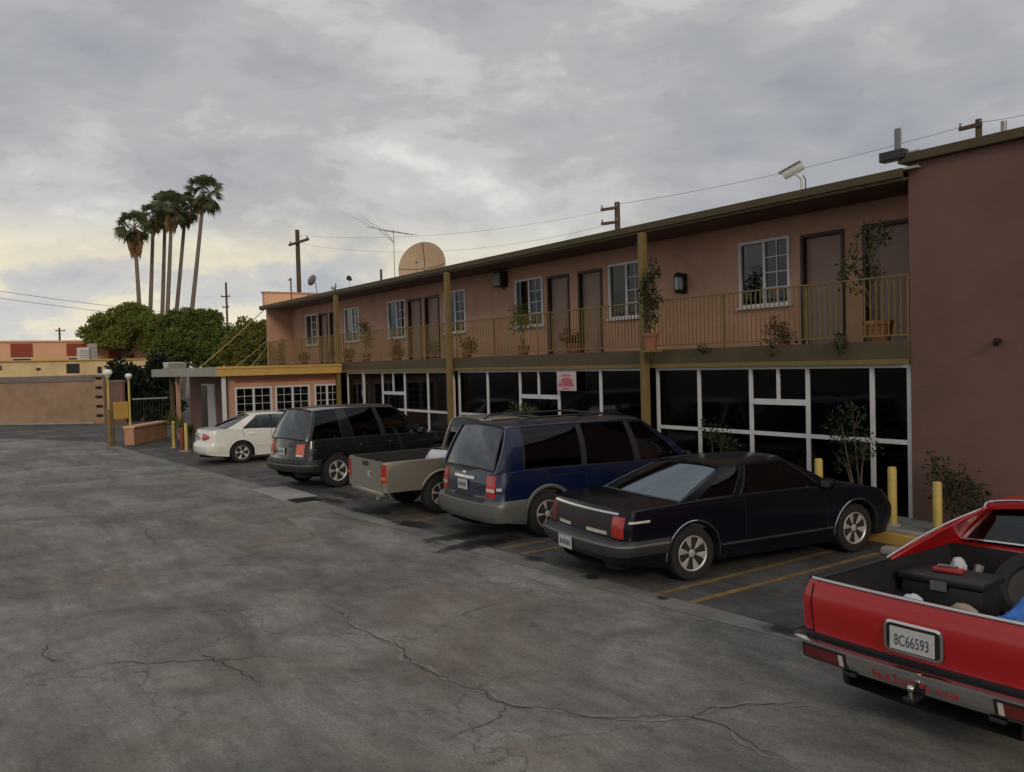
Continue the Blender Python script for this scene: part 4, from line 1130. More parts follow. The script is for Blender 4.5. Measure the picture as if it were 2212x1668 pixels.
# ================================================================== the tan pickup
P_tan = paint('champagne_paint', (0.33, 0.305, 0.255), 0.3, metal=0.55, coat=0.6, dirt=(0.16, 0.14, 0.11), damt=0.25)
b = Body(L=5.0, W=1.72, zs=0.47, R=0.35, Ra=0.42, xr=1.12, xf=4.05, rc=0.06, fc=0.4, bow=0.0, rise=0.0, crown=0.0,
         belt=[(0, 0.99), (1.85, 0.995), (2.0, 1.0), (3.6, 0.99), (4.2, 0.96), (4.8, 0.86), (5.0, 0.78)], prof=[(0.0, 0.06), (0.4, 0.02), (0.7, 0.0), (0.9, 0.004), (1.1, 0.02)],
         rear=[(0.3, 0.03), (0.45, 0.0), (1.0, 0.015)], sinks=[(0.07, 1.88, 0.55), (2.1, 3.5, 0.7)], lip=0.93)
t = place('pickup_truck', 'champagne tan pickup with an open bed, between the dark sport utility and blue minivan', (onZ(952, 1108).x, onZ(952, 1108).y), 3.0, b)
M_bed = mat('bed_liner', (0.02, 0.02, 0.02), 0.8, var=0.2)
b.build('body', [P_tan, P_tan, M_bed, M_under], t)
greenhouse(b, dict(zr=1.66, wr=0.60, roof=(2.12, 3.02), rear=(2.0, 2.12), front=(3.72, 3.02), crown=0.05, inb=0.05, bow_rb=0.02, bow_rt=0.02, ru=0.12,
    bounds=[((1.96, 2.10), (2.12, 2.20), 'p'), ((2.12, 2.20), (2.55, 2.55), 'g'), ((2.55, 2.55), (2.63, 2.63), 'p'), ((2.63, 2.63), (3.48, 2.98), 'f'), ((3.48, 2.98), (3.72, 3.05), 'p')]),
    t, P_tan, M_cglass, M_cglass, M_cglass)
wheels(b, t, spokes=6, rim_r=0.205)
seats(t, [(2.62, 2)], 0.9)
c = b.corner(0.8)
for sg in (1, -1):
    b.wrap('tail_lamp', c-0.075, c+0.07, 0.64, 0.955, 0.012, sg, M_red, t, nz=3)
    b.wrap('lamp_band', c-0.06, c+0.055, 0.69, 0.74, 0.016, sg, M_amber, t, nz=1)
    b.wrap('panel_gap', c-0.095, c-0.088, 0.56, 0.985, 0.003, sg, M_seam, t, nz=3, ns=1)
    b.seam(1.93, 0.45, 0.99, sg, t); b.seam(3.50, 0.45, 0.98, sg, t)
    mirror(t, 3.45, b, sg, P_tan)
    b.arch_trim(b.xr, sg, P_tan, t, r=0.02, off=0.0, dr=0.012)
b.wrap('tailgate_handle', -0.13, 0.13, 0.885, 0.975, 0.010, 1, M_trim, t, nz=2)
b.wrap('tailgate_cap', -(c-0.10), c-0.10, 0.955, 1.0, 0.010, 1, P_tan, t, nz=1)
b.wrap('badge', -0.30, -0.22, 0.72, 0.79, 0.006, 1, M_red, t, nz=1)
b.wrap('sticker', 0.10, 0.30, 0.70, 0.80, 0.005, -1, mat('pale_blue_sticker', (0.30, 0.42, 0.52), 0.5, var=0.3, vscale=14), t, nz=1)
mb = MB(); mb.cbox((0.06, 0, 0.43), (0.12, 1.45, 0.10), ch=0.03); mb.build('rear_bumper', P_tan, t, smooth=40)
mb = MB(); mb.cyl((0.2, -0.55, 0.36), (-0.02, -0.55, 0.35), 0.035, n=10); mb.build('tailpipe', M_grey, t, smooth=40)
mb = MB(); mb.cyl((b.xr, -0.62, b.R), (b.xr, 0.62, b.R), 0.06, n=10); mb.lathe([(0, -0.15), (0.13, -0.08), (0.13, 0.08), (0, 0.15)], (b.xr, 0, b.R), 'Y', 14); mb.build('rear_axle', M_under, t, smooth=40)
t['category'] = 'pickup truck'; pk = t; pk_loc = t.matrix_basis.copy()

# ================================================================== the dark sport utility
P_dgreen = paint('dark_green_paint', (0.007, 0.011, 0.010), 0.27, metal=0.2, coat=0.85, dirt=(0.05, 0.05, 0.048), damt=0.1)
b = Body(L=4.59, W=1.83, zs=0.26, R=0.37, Ra=0.435, xr=0.86, xf=3.68, rise=0.16, rc=0.26, fc=0.5, bow=0.10,
         belt=[(0, 1.06), (0.5, 1.075), (3.0, 1.05), (3.6, 1.02), (4.2, 0.94), (4.59, 0.78)], prof=[(0.0, 0.06), (0.35, 0.02), (0.6, 0.0), (0.85, 0.012), (1.12, 0.055)],
         rear=[(0.25, 0.10), (0.42, 0.0), (0.62, 0.0), (0.65, 0.05), (0.9, 0.075), (1.1, 0.12)], front=[(0.25, 0.1), (0.45, 0), (0.65, 0.02), (1.0, 0.35)],
         sinks=[(0.2, 3.3, 0.72)], lip=0.95)
t = place('sport_utility', 'very dark green sport utility with five-spoke alloys, between the white sedan and tan pickup', (-17.61, 7.46), -7.5, b)
b.build('body', [P_dgreen, P_dgreen, M_inner, M_under], t)
greenhouse(b, dict(zr=1.79, wr=0.645, roof=(0.42, 2.55), rear=(0.15, 0.44), front=(3.38, 2.55), crown=0.06, inb=0.03, bow_rb=0.10, bow_rt=0.10, bulge=0.04,
    bounds=[((0.13, 0.40), (0.22, 0.46), 'p'), ((0.22, 0.46), (1.02, 0.92), 'g'), ((1.02, 0.92), (1.30, 1.16), 'p'), ((1.30, 1.16), (2.06, 1.92), 'g'), ((2.06, 1.92), (2.16, 2.0), 'k'), ((2.16, 2.0), (3.12, 2.52), 'f'), ((3.12, 2.52), (3.38, 2.58), 'p')]),
    t, P_dgreen, M_cglassd, M_cglassr, M_cglass)
wheels(b, t, spokes=5, style='wide', width=0.235, rim_r=0.23)
seats(t, [(1.35, 1), (2.25, 2)], 0.96)
c = b.corner(0.85)
for sg in (1, -1):
    b.wrap('tail_lamp', c-0.12, c+0.13, 0.73, 1.0, 0.012, sg, mat('tail_lamp_orange_red', (0.62, 0.10, 0.05), 0.18, spec=0.6, coat=0.6, var=0.2, vscale=12) if sg > 0 else MATS['tail_lamp_orange_red'], t, nz=3)
    b.wrap('lamp_band', c-0.11, c+0.10, 0.735, 0.775, 0.016, sg, M_clear, t, nz=1)
    b.seam(1.28, 0.5, 1.06, sg, t, slant=0.05); b.seam(2.10, 0.35, 1.06, sg, t); b.seam(3.12, 0.45, 1.04, sg, t)
    b.wrapx('side_moulding', 1.32, 3.2, 0.60, 0.68, 0.018, sg, M_trim, t, nz=2, round_=0.3)
    b.wrapx('door_handle', 1.45, 1.65, 0.90, 0.93, 0.025, sg, P_dgreen, t, nz=1)
    b.wrapx('door_handle', 2.25, 2.45, 0.90, 0.93, 0.025, sg, P_dgreen, t, nz=1)
    mirror(t, 3.08, b, sg, P_dgreen)
cb = b.s_at(b.xr-0.46, 0.5)
b.wrap('rear_bumper', -cb, cb, 0.40, 0.66, 0.045, 1, M_trim, t, ns=40, nz=5, round_=0.35)
b.wrap('bumper_strip', -cb+0.1, cb-0.1, 0.53, 0.565, 0.055, 1, P_clad, t, ns=40, nz=1)
b.wrap('tailgate_grip', -0.35, 0.35, 0.94, 0.975, 0.015, 1, P_dgreen, t, nz=1)
plate(b, t, 0.0, 0.83, 0.016)

# ================================================================== the white sedan
P_white = paint('white_paint', (0.78, 0.79, 0.75), 0.3, coat=0.7, dirt=(0.45, 0.44, 0.40), damt=0.2)
b = Body(L=4.51, W=1.71, zs=0.20, R=0.305, Ra=0.36, xr=1.0, xf=3.535, rise=0.08, rc=0.26, fc=0.5, bow=0.10,
         belt=[(0, 0.955), (0.5, 0.985), (1.2, 0.965), (2.6, 0.915), (3.2, 0.90), (3.9, 0.83), (4.51, 0.62)], crown=0.04,
         rear=[(0.2, 0.10), (0.36, 0.0), (0.55, 0.0), (0.62, 0.05), (0.85, 0.06), (1.0, 0.12)], front=[(0.2, 0.1), (0.4, 0), (0.55, 0.02), (0.8, 0.3)],
         sinks=[(0.95, 3.05, 0.58)])
t = place('sedan', 'white four-door sedan with red wraparound tail lamp, parked beside the office', (-24.24, 7.39), 2.0, b)
b.build('body', [P_white, P_white, M_inner, M_under], t)
greenhouse(b, dict(zr=1.41, wr=0.555, roof=(1.34, 2.38), rear=(0.58, 1.36), front=(3.22, 2.38), crown=0.055, inb=0.035, bow_rb=0.08, bulge=0.03,
    bounds=[((0.58, 1.30), (1.02, 1.52), 'p'), ((1.02, 1.52), (1.80, 1.88), 'g'), ((1.80, 1.88), (1.88, 1.95), 'k'), ((1.88, 1.95), (2.98, 2.34), 'f'), ((2.98, 2.34), (3.22, 2.41), 'p')]),
    t, P_white, M_cglass, M_cglassr, M_cglass)
wheels(b, t, spokes=5, style='wide', rim_r=0.20)
seats(t, [(2.2, 2)], 0.80)
seats(t, [(1.45, 1)], 0.76, top=0.25)
c = b.corner(0.8)
for sg in (1, -1):
    b.wrap('tail_lamp', c-0.16, c+0.20, lambda q: 0.69+0.06*max(0, (abs(q)-c)/0.2), lambda q: 0.885-0.07*max(0, (abs(q)-c)/0.2), 0.010, sg, M_red, t, nz=3)
    b.seam(1.86, 0.30, 0.94, sg, t); b.seam(1.10, 0.72, 0.96, sg, t, slant=-0.10); b.seam(3.0, 0.30, 0.9, sg, t)
    b.wrapx('door_handle', 1.20, 1.38, 0.80, 0.83, 0.025, sg, P_white, t, nz=1)
    b.wrapx('door_handle', 1.98, 2.16, 0.79, 0.82, 0.025, sg, P_white, t, nz=1)
    b.wrapx('side_moulding', 1.42, 3.1, 0.47, 0.52, 0.010, sg, P_white, t, nz=1)
    mirror(t, 2.95, b, sg, P_white)
b.wrap('plate_recess', -0.28, 0.28, 0.70, 0.88, 0.004, 1, mat('grey_plate_panel', (0.32, 0.33, 0.33), 0.5, var=0.1), t, nz=1)  # plain grey area round the plate
plate(b, t, 0.0, 0.79, 0.010)
cb = b.s_at(b.xr-0.40, 0.5)
b.wrap('rear_bumper', -cb, cb, 0.30, 0.60, 0.022, 1, P_white, t, ns=40, nz=6, round_=0.6)

# ================================================================== the red coupe pickup
P_red = paint('red_paint', (0.42, 0.006, 0.010), 0.3, coat=0.5, dirt=(0.24, 0.008, 0.010), damt=0.2)
b = Body(L=5.12, W=1.83, zs=0.24, R=0.335, Ra=0.395, xr=1.18, xf=4.15, rise=0.20, rc=0.07, fc=0.3, bow=0.03, crown=0.0,
         belt=[(0, 0.985), (1.0, 0.985), (3.2, 0.975), (3.6, 0.97), (4.4, 0.93), (5.12, 0.80)], prof=[(0.0, 0.08), (0.3, 0.04), (0.5, 0.01), (0.68, 0.0), (0.84, 0.012), (0.93, 0.03), (1.05, 0.08)],
         rear=[(0.3, 0.14), (0.55, 0.07), (0.60, 0.035), (0.84, 0.0), (0.95, 0.03), (1.05, 0.06)], sinks=[(0.115, 2.02, 0.44), (2.22, 3.42, 0.6)], lip=0.90)
pa = onZ(1718, 1385, 0.56); pb_ = onZ(2212, 1531, 0.56)
ex = (pb_-pa).normalized(); th = math.degrees(math.atan2(-ex.y, ex.x))
rzv = math.atan2(ex.y, ex.x) + PI/2
org = pa + Vector((ex.x, ex.y, 0))*(b.W/2) ; fw_ = Vector((-ex.y, ex.x, 0)); org = org + fw_*0.13 - Vector((ex.x, ex.y, 0))*0.07
t = thing('coupe_pickup', 'red coupe pickup with chrome rear bumper and cargo in its open bed', 'pickup truck', (org.x, org.y, 0.005), rzv)
RED = t
M_liner = mat('black_bed_paint', (0.018, 0.018, 0.020), 0.6, var=0.3, vscale=3, dirt=(0.05, 0.048, 0.045), dscale=2.0, damt=0.5)
b.build('body', [P_red, P_red, M_liner, M_under], t)
greenhouse(b, dict(zr=1.37, wr=0.62, roof=(2.30, 3.02), rear=(2.10, 2.42), front=(3.66, 3.02), crown=0.055, inb=0.055, bow_rb=-0.10, bow_rt=-0.02, ru=0.07, rz=0.02, bulge=0.02, seal=M_chrome,
    bounds=[((1.02, 2.24), (2.16, 2.50), 'p'), ((2.16, 2.50), (2.28, 2.56), 'p'), ((2.28, 2.56), (3.42, 3.0), 'f'), ((3.42, 3.0), (3.66, 3.05), 'p')]),
    t, P_red, M_cglass, M_cglass, M_cglass)
wheels(b, t, spokes=5, rim_r=0.19, m_rim=M_chrome)
seats(t, [(2.62, 2)], 0.80)
c = b.corner(0.7)
# chrome edge along the tailgate, bed rails and roof drip
mb = MB(); mb.tube([b.at(lerp(-(c-0.02), c-0.02, i/20), 0.985, -0.012, 1)+Vector((0, 0, 0.012)) for i in range(21)], 0.014, 8); mb.build('tailgate_cap', M_chrome, t, smooth=50)
for sg in (1, -1):
    yv = lambda x: sg*(b.Y(x, b.zb(x))-0.02)
    mb = MB(); mb.grid(lambda u, v_: (lerp(0.10, 1.06, u), sg*b.Y(lerp(0.10, 1.06, u), 0.985)*lerp(b.lip-0.004, 0.985, v_), b.zb(lerp(0.10, 1.06, u))+0.0125), 12, 1, lambda u, v_: (0, 0, -0.004)); mb.build('bed_rail_cap', M_trim, t, fix=True)
    mb = MB(); mb.tube([(x, yv(x), b.zb(x)+0.014) for x in [0.06+i*0.1 for i in range(10)]], 0.011, 6); mb.build('bed_rail_trim', M_trim, t, smooth=50)
    gpts = []
    for i in range(13):
        v_ = i/12; a = Vector((1.02, sg*(b.Y(1.02, b.zb(1.02))-0.055), b.zb(1.02)+0.012)); e = Vector((2.24, sg*0.62, 1.275)); p = a.lerp(e, v_); p.y += sg*0.02*math.sin(PI*v_); p.z += 0.02*math.sin(PI*v_); gpts.append(p)
    gpts += [Vector((2.28, sg*0.615, 1.315)), Vector((2.32, sg*0.58, 1.335))]
    mb = MB(); mb.tube(gpts, 0.011, 6); mb.build('sail_trim', M_chrome, t, smooth=50)
    b.seam(2.30, 0.35, 0.94, sg, t); b.seam(3.52, 0.35, 0.94, sg, t)
    b.wrap('panel_gap', c-0.052, c-0.046, 0.57, 0.965, 0.006, sg, M_seam, t, nz=16, ns=1)
    mirror(t, 3.36, b, sg, M_chrome)
    b.arch_trim(b.xr, sg, M_chrome, t, r=0.010, off=0.003, dr=0.012)
mb = MB(); mb.tube([(2.29, lerp(-0.60, 0.60, i/14), 1.325+0.05*(1-abs(2*i/14-1)**2.6)) for i in range(15)], 0.012, 6); mb.build('roof_trim', M_chrome, t, smooth=50)
# crisp crease in the tailgate
b.wrap('tailgate_skin', -(c-0.06), c-0.06, 0.60, 0.93, 0.008, 1, P_red, t, nz=4, round_=0.3, ns=24)
# plate recess with chrome surround
def rrect(w, h, r, n=5):
    P = []
    for cx, cy, a0 in ((w/2-r, h/2-r, 0), (-w/2+r, h/2-r, PI/2), (-w/2+r, -h/2+r, PI), (w/2-r, -h/2+r, 1.5*PI)):
        for i in range(n): P.append((cx+r*math.cos(a0+PI/2*i/(n-1)), cy+r*math.sin(a0+PI/2*i/(n-1))))
    return P
zp = 0.755; xp = b.at(0, zp, 0.0, 1).x
mb = MB(); Q = rrect(0.40, 0.215, 0.045); Q2 = rrect(0.365, 0.18, 0.03); n = len(Q)
for i in range(n):
    j = (i+1) % n
    mb.quad((xp-0.028, Q[i][0], zp+Q[i][1]), (xp-0.028, Q[j][0], zp+Q[j][1]), (xp-0.032, Q2[j][0], zp+Q2[j][1]), (xp-0.032, Q2[i][0], zp+Q2[i][1]))
    mb.quad((xp-0.002, Q[i][0], zp+Q[i][1]), (xp-0.002, Q[j][0], zp+Q[j][1]), (xp-0.028, Q[j][0], zp+Q[j][1]), (xp-0.028, Q[i][0], zp+Q[i][1]))
    mb.quad((xp-0.032, Q2[i][0], zp+Q2[i][1]), (xp-0.032, Q2[j][0], zp+Q2[j][1]), (xp-0.016, Q2[j][0], zp+Q2[j][1]), (xp-0.016, Q2[i][0], zp+Q2[i][1]))
fr = mb.build('plate_surround', M_chrome, t, smooth=40, fix=True)
mb = MB(); mb.prism(Q2, lambda q: (xp-0.0165, q[0], zp+q[1]), lambda q: (xp-0.002, q[0], zp+q[1])); mb.build('plate_recess', M_black, fr)
plate(b, t, -0.012, zp-0.012, 0.0215, '8C66593')
# chrome bumper with lamps let into it
cb = c+0.34
def zt(q): return 0.575
bp = b.wrap('rear_bumper', -cb, cb, 0.395, 0.56, 0.10, 1, M_chrome, t, ns=48, nz=7, round_=0.22)
b.wrap('bumper_top_edge', -cb, cb, 0.540, 0.568, 0.112, 1, M_chrome, t, ns=48, nz=3, round_=0.3)
M_sticker = mat('red_bumper_sticker', (0.36, 0.035, 0.04), 0.6, var=0.3, vscale=20)
for sg in (1, -1):
    b.wrap('lamp_bezel', 0.495, 0.85, 0.412, 0.525, 0.104, sg, M_trim, t, nz=2)
    b.wrap('tail_lamp', 0.555, 0.835, 0.428, 0.51, 0.108, sg, M_redd, t, nz=2)
    b.wrap('reversing_lamp', 0.52, 0.553, 0.428, 0.51, 0.108, sg, M_clear, t, nz=1)
    mb = MB(); mb.cbox((0.04, sg*0.50, 0.375), (0.08, 0.10, 0.03), ch=0.008); mb.build('bumper_bracket', M_black, t)
# weathered red sticker lettering on the bumper, too worn to read
rnd = random.Random(5)
for k in range(11):
    s0 = 0.315-k*0.055
    for q in range(3):
        a = s0-0.004-rnd.uniform(0, 0.030); z0 = 0.422+rnd.uniform(0, 0.03); wd = rnd.uniform(0.008, 0.020)
        b.wrap('sticker_fragment', a-wd, a, z0, z0+rnd.uniform(0.018, 0.045), 0.1015, 1, M_sticker, bp, nz=1, ns=2)
b.wrap('bumper_gap_shade', -(c+0.2), c+0.2, 0.545, 0.607, 0.011, 1, M_trim, t, ns=30, nz=1)  # dark strip painted in as the shaded gap between bumper and tailgate
# tow ball
mb = MB(); bx_ = b.at(0, 0.5, 0.0, 1).x
mb.cbox((bx_-0.02, 0, 0.375), (0.30, 0.075, 0.03), ch=0.008); mb.build('tow_bar', M_black, t)
mb = MB(); mb.cyl((bx_-0.13, 0, 0.385), (bx_-0.13, 0, 0.42), 0.014, n=10); mb.lathe([(0.0, -0.027), (0.019, -0.019), (0.027, 0.0), (0.019, 0.019), (0.0, 0.027)], (bx_-0.13, 0, 0.445), n=16); mb.build('tow_ball', M_chrome, t, smooth=60)
RB = b
RM = t.matrix_basis.copy(); bpy.context.view_layer.update(); RM = t.matrix_world.copy()
# ------------------------------------------------------------------ foliage helpers
def leaf(mb, p, d, up, l, w):
    """one folded leaf: two triangles each side of a midrib"""
    sd_ = d.cross(up)
    if sd_.length < 1e-4: sd_ = d.orthogonal()
    sd_.normalize(); n = sd_.cross(d).normalized()
    m1 = p + d*(l*0.5)
    mb.add([p, m1+sd_*(w/2)+n*(w*0.15), p+d*l, m1-sd_*(w/2)+n*(w*0.15)], [(0, 1, 2), (0, 2, 3)])
def rdir(rnd):
    while True:
        v_ = Vector((rnd.uniform(-1, 1), rnd.uniform(-1, 1), rnd.uniform(-1, 1)))
        if 0.05 < v_.length < 1: return v_.normalized()
def canopy(mb, blobs, n, l, w, rnd, shell=0.45, droop=0.2):
    """leaves spread through ellipsoid clumps, denser near the outside, broken up by noise"""
    tot = sum(bl[1][0]*bl[1][1]*bl[1][2] for bl in blobs)
    for c, r in blobs:
        k = int(n*r[0]*r[1]*r[2]/tot)+1; c = Vector(c); i = 0; tries = 0
        while i < k and tries < k*4:
            tries += 1
            d = rdir(rnd); rad = rnd.uniform(shell, 1.0)**0.6
            p = c + Vector((d.x*r[0]*rad, d.y*r[1]*rad, d.z*r[2]*rad))
            q = p/max(0.12, max(r)*0.55)
            if noise.noise(q) < -0.10 and rnd.random() < 0.85: continue
            rad2 = 1+0.25*noise.noise(q*1.7)
            p = c + (p-c)*rad2
            dd = (d*0.7 + rdir(rnd)*0.8 - Vector((0, 0, droop))).normalized()
            s_ = rnd.uniform(0.7, 1.3)
            leaf(mb, p, dd, (d+rdir(rnd)*0.5).normalized(), l*s_, w*s_); i += 1
def pot(t, r, h):
    mb = MB(); mb.lathe([(0.0, 0.0), (r*0.72, 0.0), (r*0.95, h*0.82), (r*1.05, h*0.82), (r*1.07, h), (r*0.93, h), (r*0.9, h*0.88)], n=20); o = mb.build('pot', M_terra, t, smooth=35)
    mb = MB(); mb.lathe([(r*0.9, h*0.88), (0.0, h*0.92)], n=20); mb.build('soil', M_soil, o)
def potted(name, label, loc, h, blobs, n, l, m_leaf, potr=0.14, poth=0.22, stem=None, seed=1, stem_r=0.016, cat='plant', w=None):
    """blobs relative to the base (dx, dy, dz, rx, ry, rz)"""
    rnd = random.Random(seed); t = thing(name, label, cat, loc)
    if potr: pot(t, potr, poth)
    mb = MB(); z0 = poth*0.85 if potr else 0.0
    for (dx, dy, dz, rx, ry, rz) in blobs:
        a = Vector((rnd.uniform(-.02, .02), 0, z0)); e = Vector((dx, dy, dz+rz*0.3)); mid = a.lerp(e, 0.5)+Vector((rnd.uniform(-.04, .04), rnd.uniform(-.03, .03), 0.03))
        mb.tube([a, mid, e], [stem_r, stem_r*0.8, stem_r*0.35], 6)
        for k in range(4):
            q = Vector((dx, dy, dz)) + Vector((rnd.uniform(-1, 1)*rx, rnd.uniform(-1, 1)*ry, rnd.uniform(-.6, .9)*rz))*0.8
            mb.tube([mid.lerp(e, 0.6), q], [stem_r*0.4, stem_r*0.2], 5)
    mb.build('stem', M_bark, t, smooth=50)
    mb = MB(); canopy(mb, [((b_[0], b_[1], b_[2]), (b_[3], b_[4], b_[5])) for b_ in blobs], n, l, w or l*0.45, rnd, shell=0.1)
    mb.build('foliage', m_leaf, t)
    return t

# ------------------------------------------------------------------ plants on the balcony
PY = FY+0.24
def bx(px, y=PY): return onY(px, 740, y).x
T = 'potted_tree'; S = 'potted_shrub'
X = bx(1898); potted(T, 'tall sparse tree leaning in a wide terracotta pot outside the last mauve doors', (X, PY, ZF), 2, [(-0.42, 0, 1.22, 0.30, 0.22, 0.30), (-0.22, 0, 1.62, 0.20, 0.2, 0.26), (0.02, 0, 1.75, 0.22, 0.2, 0.24), (-0.12, 0, 1.15, 0.2, 0.2, 0.25), (-0.36, 0, 0.92, 0.16, 0.15, 0.16)], 420, 0.085, M_leaf, 0.23, 0.36, seed=11, stem_r=0.02)
X = bx(1703); potted(S, 'straggly red-brown shrub spilling through the railing below the window by the end doors', (X, PY-0.12, ZF), 0.6, [(-0.05, -0.12, 0.28, 0.26, 0.16, 0.24), (0.2, -0.1, 0.16, 0.16, 0.12, 0.14), (-0.15, -0.25, -0.02, 0.14, 0.1, 0.16)], 330, 0.07, leafmat('leaf_russet', (0.075, 0.05, 0.022)), 0.13, 0.16, seed=12)
X = bx(1842); potted(S, 'low dark plant hanging over the slab edge between the end doors', (X, PY-0.26, ZF), 0.3, [(0, -0.1, 0.06, 0.13, 0.08, 0.12), (0.02, -0.14, -0.08, 0.09, 0.06, 0.12)], 130, 0.06, M_leafd, 0.0, 0, seed=13)
X = bx(1550); potted(S, 'thin dark plant trailing over the slab edge below the blank wall with the lantern', (X, PY-0.26, ZF), 0.3, [(0, -0.1, 0.03, 0.16, 0.07, 0.07)], 80, 0.06, M_leafd, 0.0, 0, seed=14)
X = bx(1404, FY-0.42); tpost = potted(T, 'tall narrow tree growing up the mustard post in a terracotta pot', (X, FY-0.42, ZF+0.02), 1.8, [(0.05, 0, 0.75, 0.14, 0.16, 0.34), (0.0, 0, 1.2, 0.20, 0.18, 0.36), (0.1, 0, 1.55, 0.16, 0.16, 0.26), (0.22, 0, 1.05, 0.10, 0.1, 0.2)], 700, 0.075, M_leafd, 0.17, 0.34, seed=15)
mb = MB(); mb.box(-0.16, 0.16, -0.12, 0.17, -0.035, -0.002); mb.build('bracket', M_mustard, tpost)
X = bx(1240); potted(S, 'bushy brown shrub in a terracotta pot between two mauve doors', (X, PY, ZF), 0.7, [(-0.18, 0, 0.42, 0.26, 0.2, 0.22), (0.14, 0, 0.36, 0.2, 0.18, 0.18)], 420, 0.07, MATS['leaf_russet'], 0.20, 0.26, seed=16)
X = bx(1130); potted(T, 'small round-headed tree in a terracotta pot by the second window', (X, PY, ZF), 1.5, [(-0.16, 0, 1.1, 0.30, 0.22, 0.34), (0.1, 0, 0.86, 0.24, 0.2, 0.22), (-0.28, 0, 0.78, 0.2, 0.18, 0.18)], 520, 0.08, M_leafy, 0.16, 0.28, seed=17)
X = bx(1008); potted(S, 'bright red-leaved shrub right of the middle mustard post', (X, PY, ZF), 0.6, [(0.05, 0, 0.42, 0.26, 0.2, 0.2), (0.28, 0, 0.25, 0.18, 0.15, 0.14)], 330, 0.08, M_leafr, 0.15, 0.2, seed=18)
X = bx(936); potted(S, 'grey-green wispy plant outside the paired doors past the middle post', (X, PY, ZF), 0.5, [(0, 0, 0.42, 0.22, 0.18, 0.24), (0.2, 0, 0.25, 0.14, 0.12, 0.12)], 160, 0.075, M_leafy, 0.13, 0.18, seed=19)
X = bx(857); potted(S, 'pointed red plant in a pot under the window beyond the middle post', (X, PY, ZF), 0.6, [(0, 0, 0.30, 0.32, 0.2, 0.18), (0.02, 0, 0.52, 0.16, 0.14, 0.16)], 420, 0.08, M_leafr, 0.17, 0.2, seed=20)
X = bx(791); potted(T, 'slender green tree in a terracotta pot beside the window next to the far post', (X, PY, ZF), 1.5, [(-0.05, 0, 1.0, 0.24, 0.2, 0.4), (0.14, 0, 0.7, 0.2, 0.18, 0.22), (-0.2, 0, 1.3, 0.2, 0.16, 0.2)], 420, 0.085, M_leaf, 0.16, 0.3, seed=21)
X = bx(752); potted(S, 'rusty red shrub just right of the far mustard post', (X, PY, ZF), 0.5, [(0.1, 0, 0.34, 0.3, 0.18, 0.18)], 260, 0.08, M_leafr, 0.15, 0.2, seed=22)
X = bx(718); potted(S, 'low reddish shrub outside the far doors, left of the far post', (X, PY, ZF), 0.5, [(0, 0, 0.34, 0.24, 0.18, 0.2)], 180, 0.08, MATS['leaf_russet'], 0.14, 0.2, seed=23)
X = bx(656); potted(S, 'dark rounded shrub under the last window of the balcony', (X, PY, ZF), 0.5, [(0, 0, 0.30, 0.42, 0.2, 0.2)], 300, 0.085, M_leafd, 0.17, 0.18, seed=24)
X = bx(607); potted(T, 'thin tall plant with red flowers at the closed end of the balcony', (X, PY, ZF), 1.3, [(0, 0, 0.75, 0.22, 0.18, 0.45), (-0.1, 0, 0.3, 0.2, 0.15, 0.15)], 220, 0.09, M_leaf, 0.15, 0.25, seed=25)

# ------------------------------------------------------------------ plants in front of the glazing
def ground_shrub(px, label, blobs, n, l, m_leaf, seed, y=11.93, stem_r=0.018):
    return potted('shrub', label, (onY(px, 1000, y).x, y, 0.12), 1, blobs, n, l, m_leaf, 0, 0, seed=seed, stem_r=stem_r, cat='shrub')
ground_shrub(1862, 'leggy shrub with bare stems in front of the dark glazing beyond the coupe', [(-0.35, 0, 1.35, 0.3, 0.16, 0.3), (0.05, 0, 1.1, 0.3, 0.16, 0.3), (-0.15, 0, 1.6, 0.25, 0.15, 0.2), (-0.32, 0, 0.85, 0.22, 0.14, 0.2)], 420, 0.075, M_leafd, 31)
ground_shrub(1560, 'small leafy shrub showing above the roof of the coupe', [(0, 0, 1.0, 0.38, 0.16, 0.28), (-0.3, 0, 1.2, 0.2, 0.14, 0.2)], 360, 0.07, M_leafd, 32)
ground_shrub(1120, 'bright green fern showing above the roof of the minivan', [(0, 0, 1.2, 0.5, 0.16, 0.32), (0.3, 0, 1.35, 0.3, 0.15, 0.2)], 420, 0.10, M_leaf, 33)
potted('shrub', 'dark shrub growing against the terracotta end wall behind the bollards', (onY(2068, 1060, 12.05).x, 12.05, 0.12), 1, [(0, 0, 0.55, 0.42, 0.18, 0.4), (-0.25, 0, 0.85, 0.2, 0.14, 0.25), (0.35, 0, 0.35, 0.25, 0.14, 0.25)], 650, 0.075, M_leafd, 0, 0, seed=34, cat='shrub')

# ------------------------------------------------------------------ bollards, wheel stop, blocks
def bollard(px, y, top, label, r=0.062):
    p = onY(px, 1100, y); z1 = onY(px, top, y).z
    t = thing('bollard', label, 'bollard', (p.x, y, 0.12), group='yellow steel bollards')
    h = z1-0.12
    mb = MB(); mb.lathe([(0.0, 0.0), (r, 0.0), (r, h-0.03), (r*0.8, h-0.006), (0.0, h)], n=20); mb.build('pipe', M_yellow, t, smooth=40)
    mb = MB(); mb.lathe([(r*1.7, 0.0), (r*1.6, 0.025), (r*1.02, 0.03)], n=20); mb.build('base_collar', M_conc, t, smooth=40)
bollard(1640, 11.62, 990, 'yellow bollard seen behind the side windows of the coupe')
bollard(1770, 11.62, 990, 'yellow bollard rising behind the bonnet of the coupe')
bollard(1928, 11.62, 1008, 'yellow bollard beside the right edge of the glazed front')
bollard(2025, 11.62, 1040, 'yellow bollard in front of the terracotta end wall by the shrub')
p = onZ(1925, 1172)
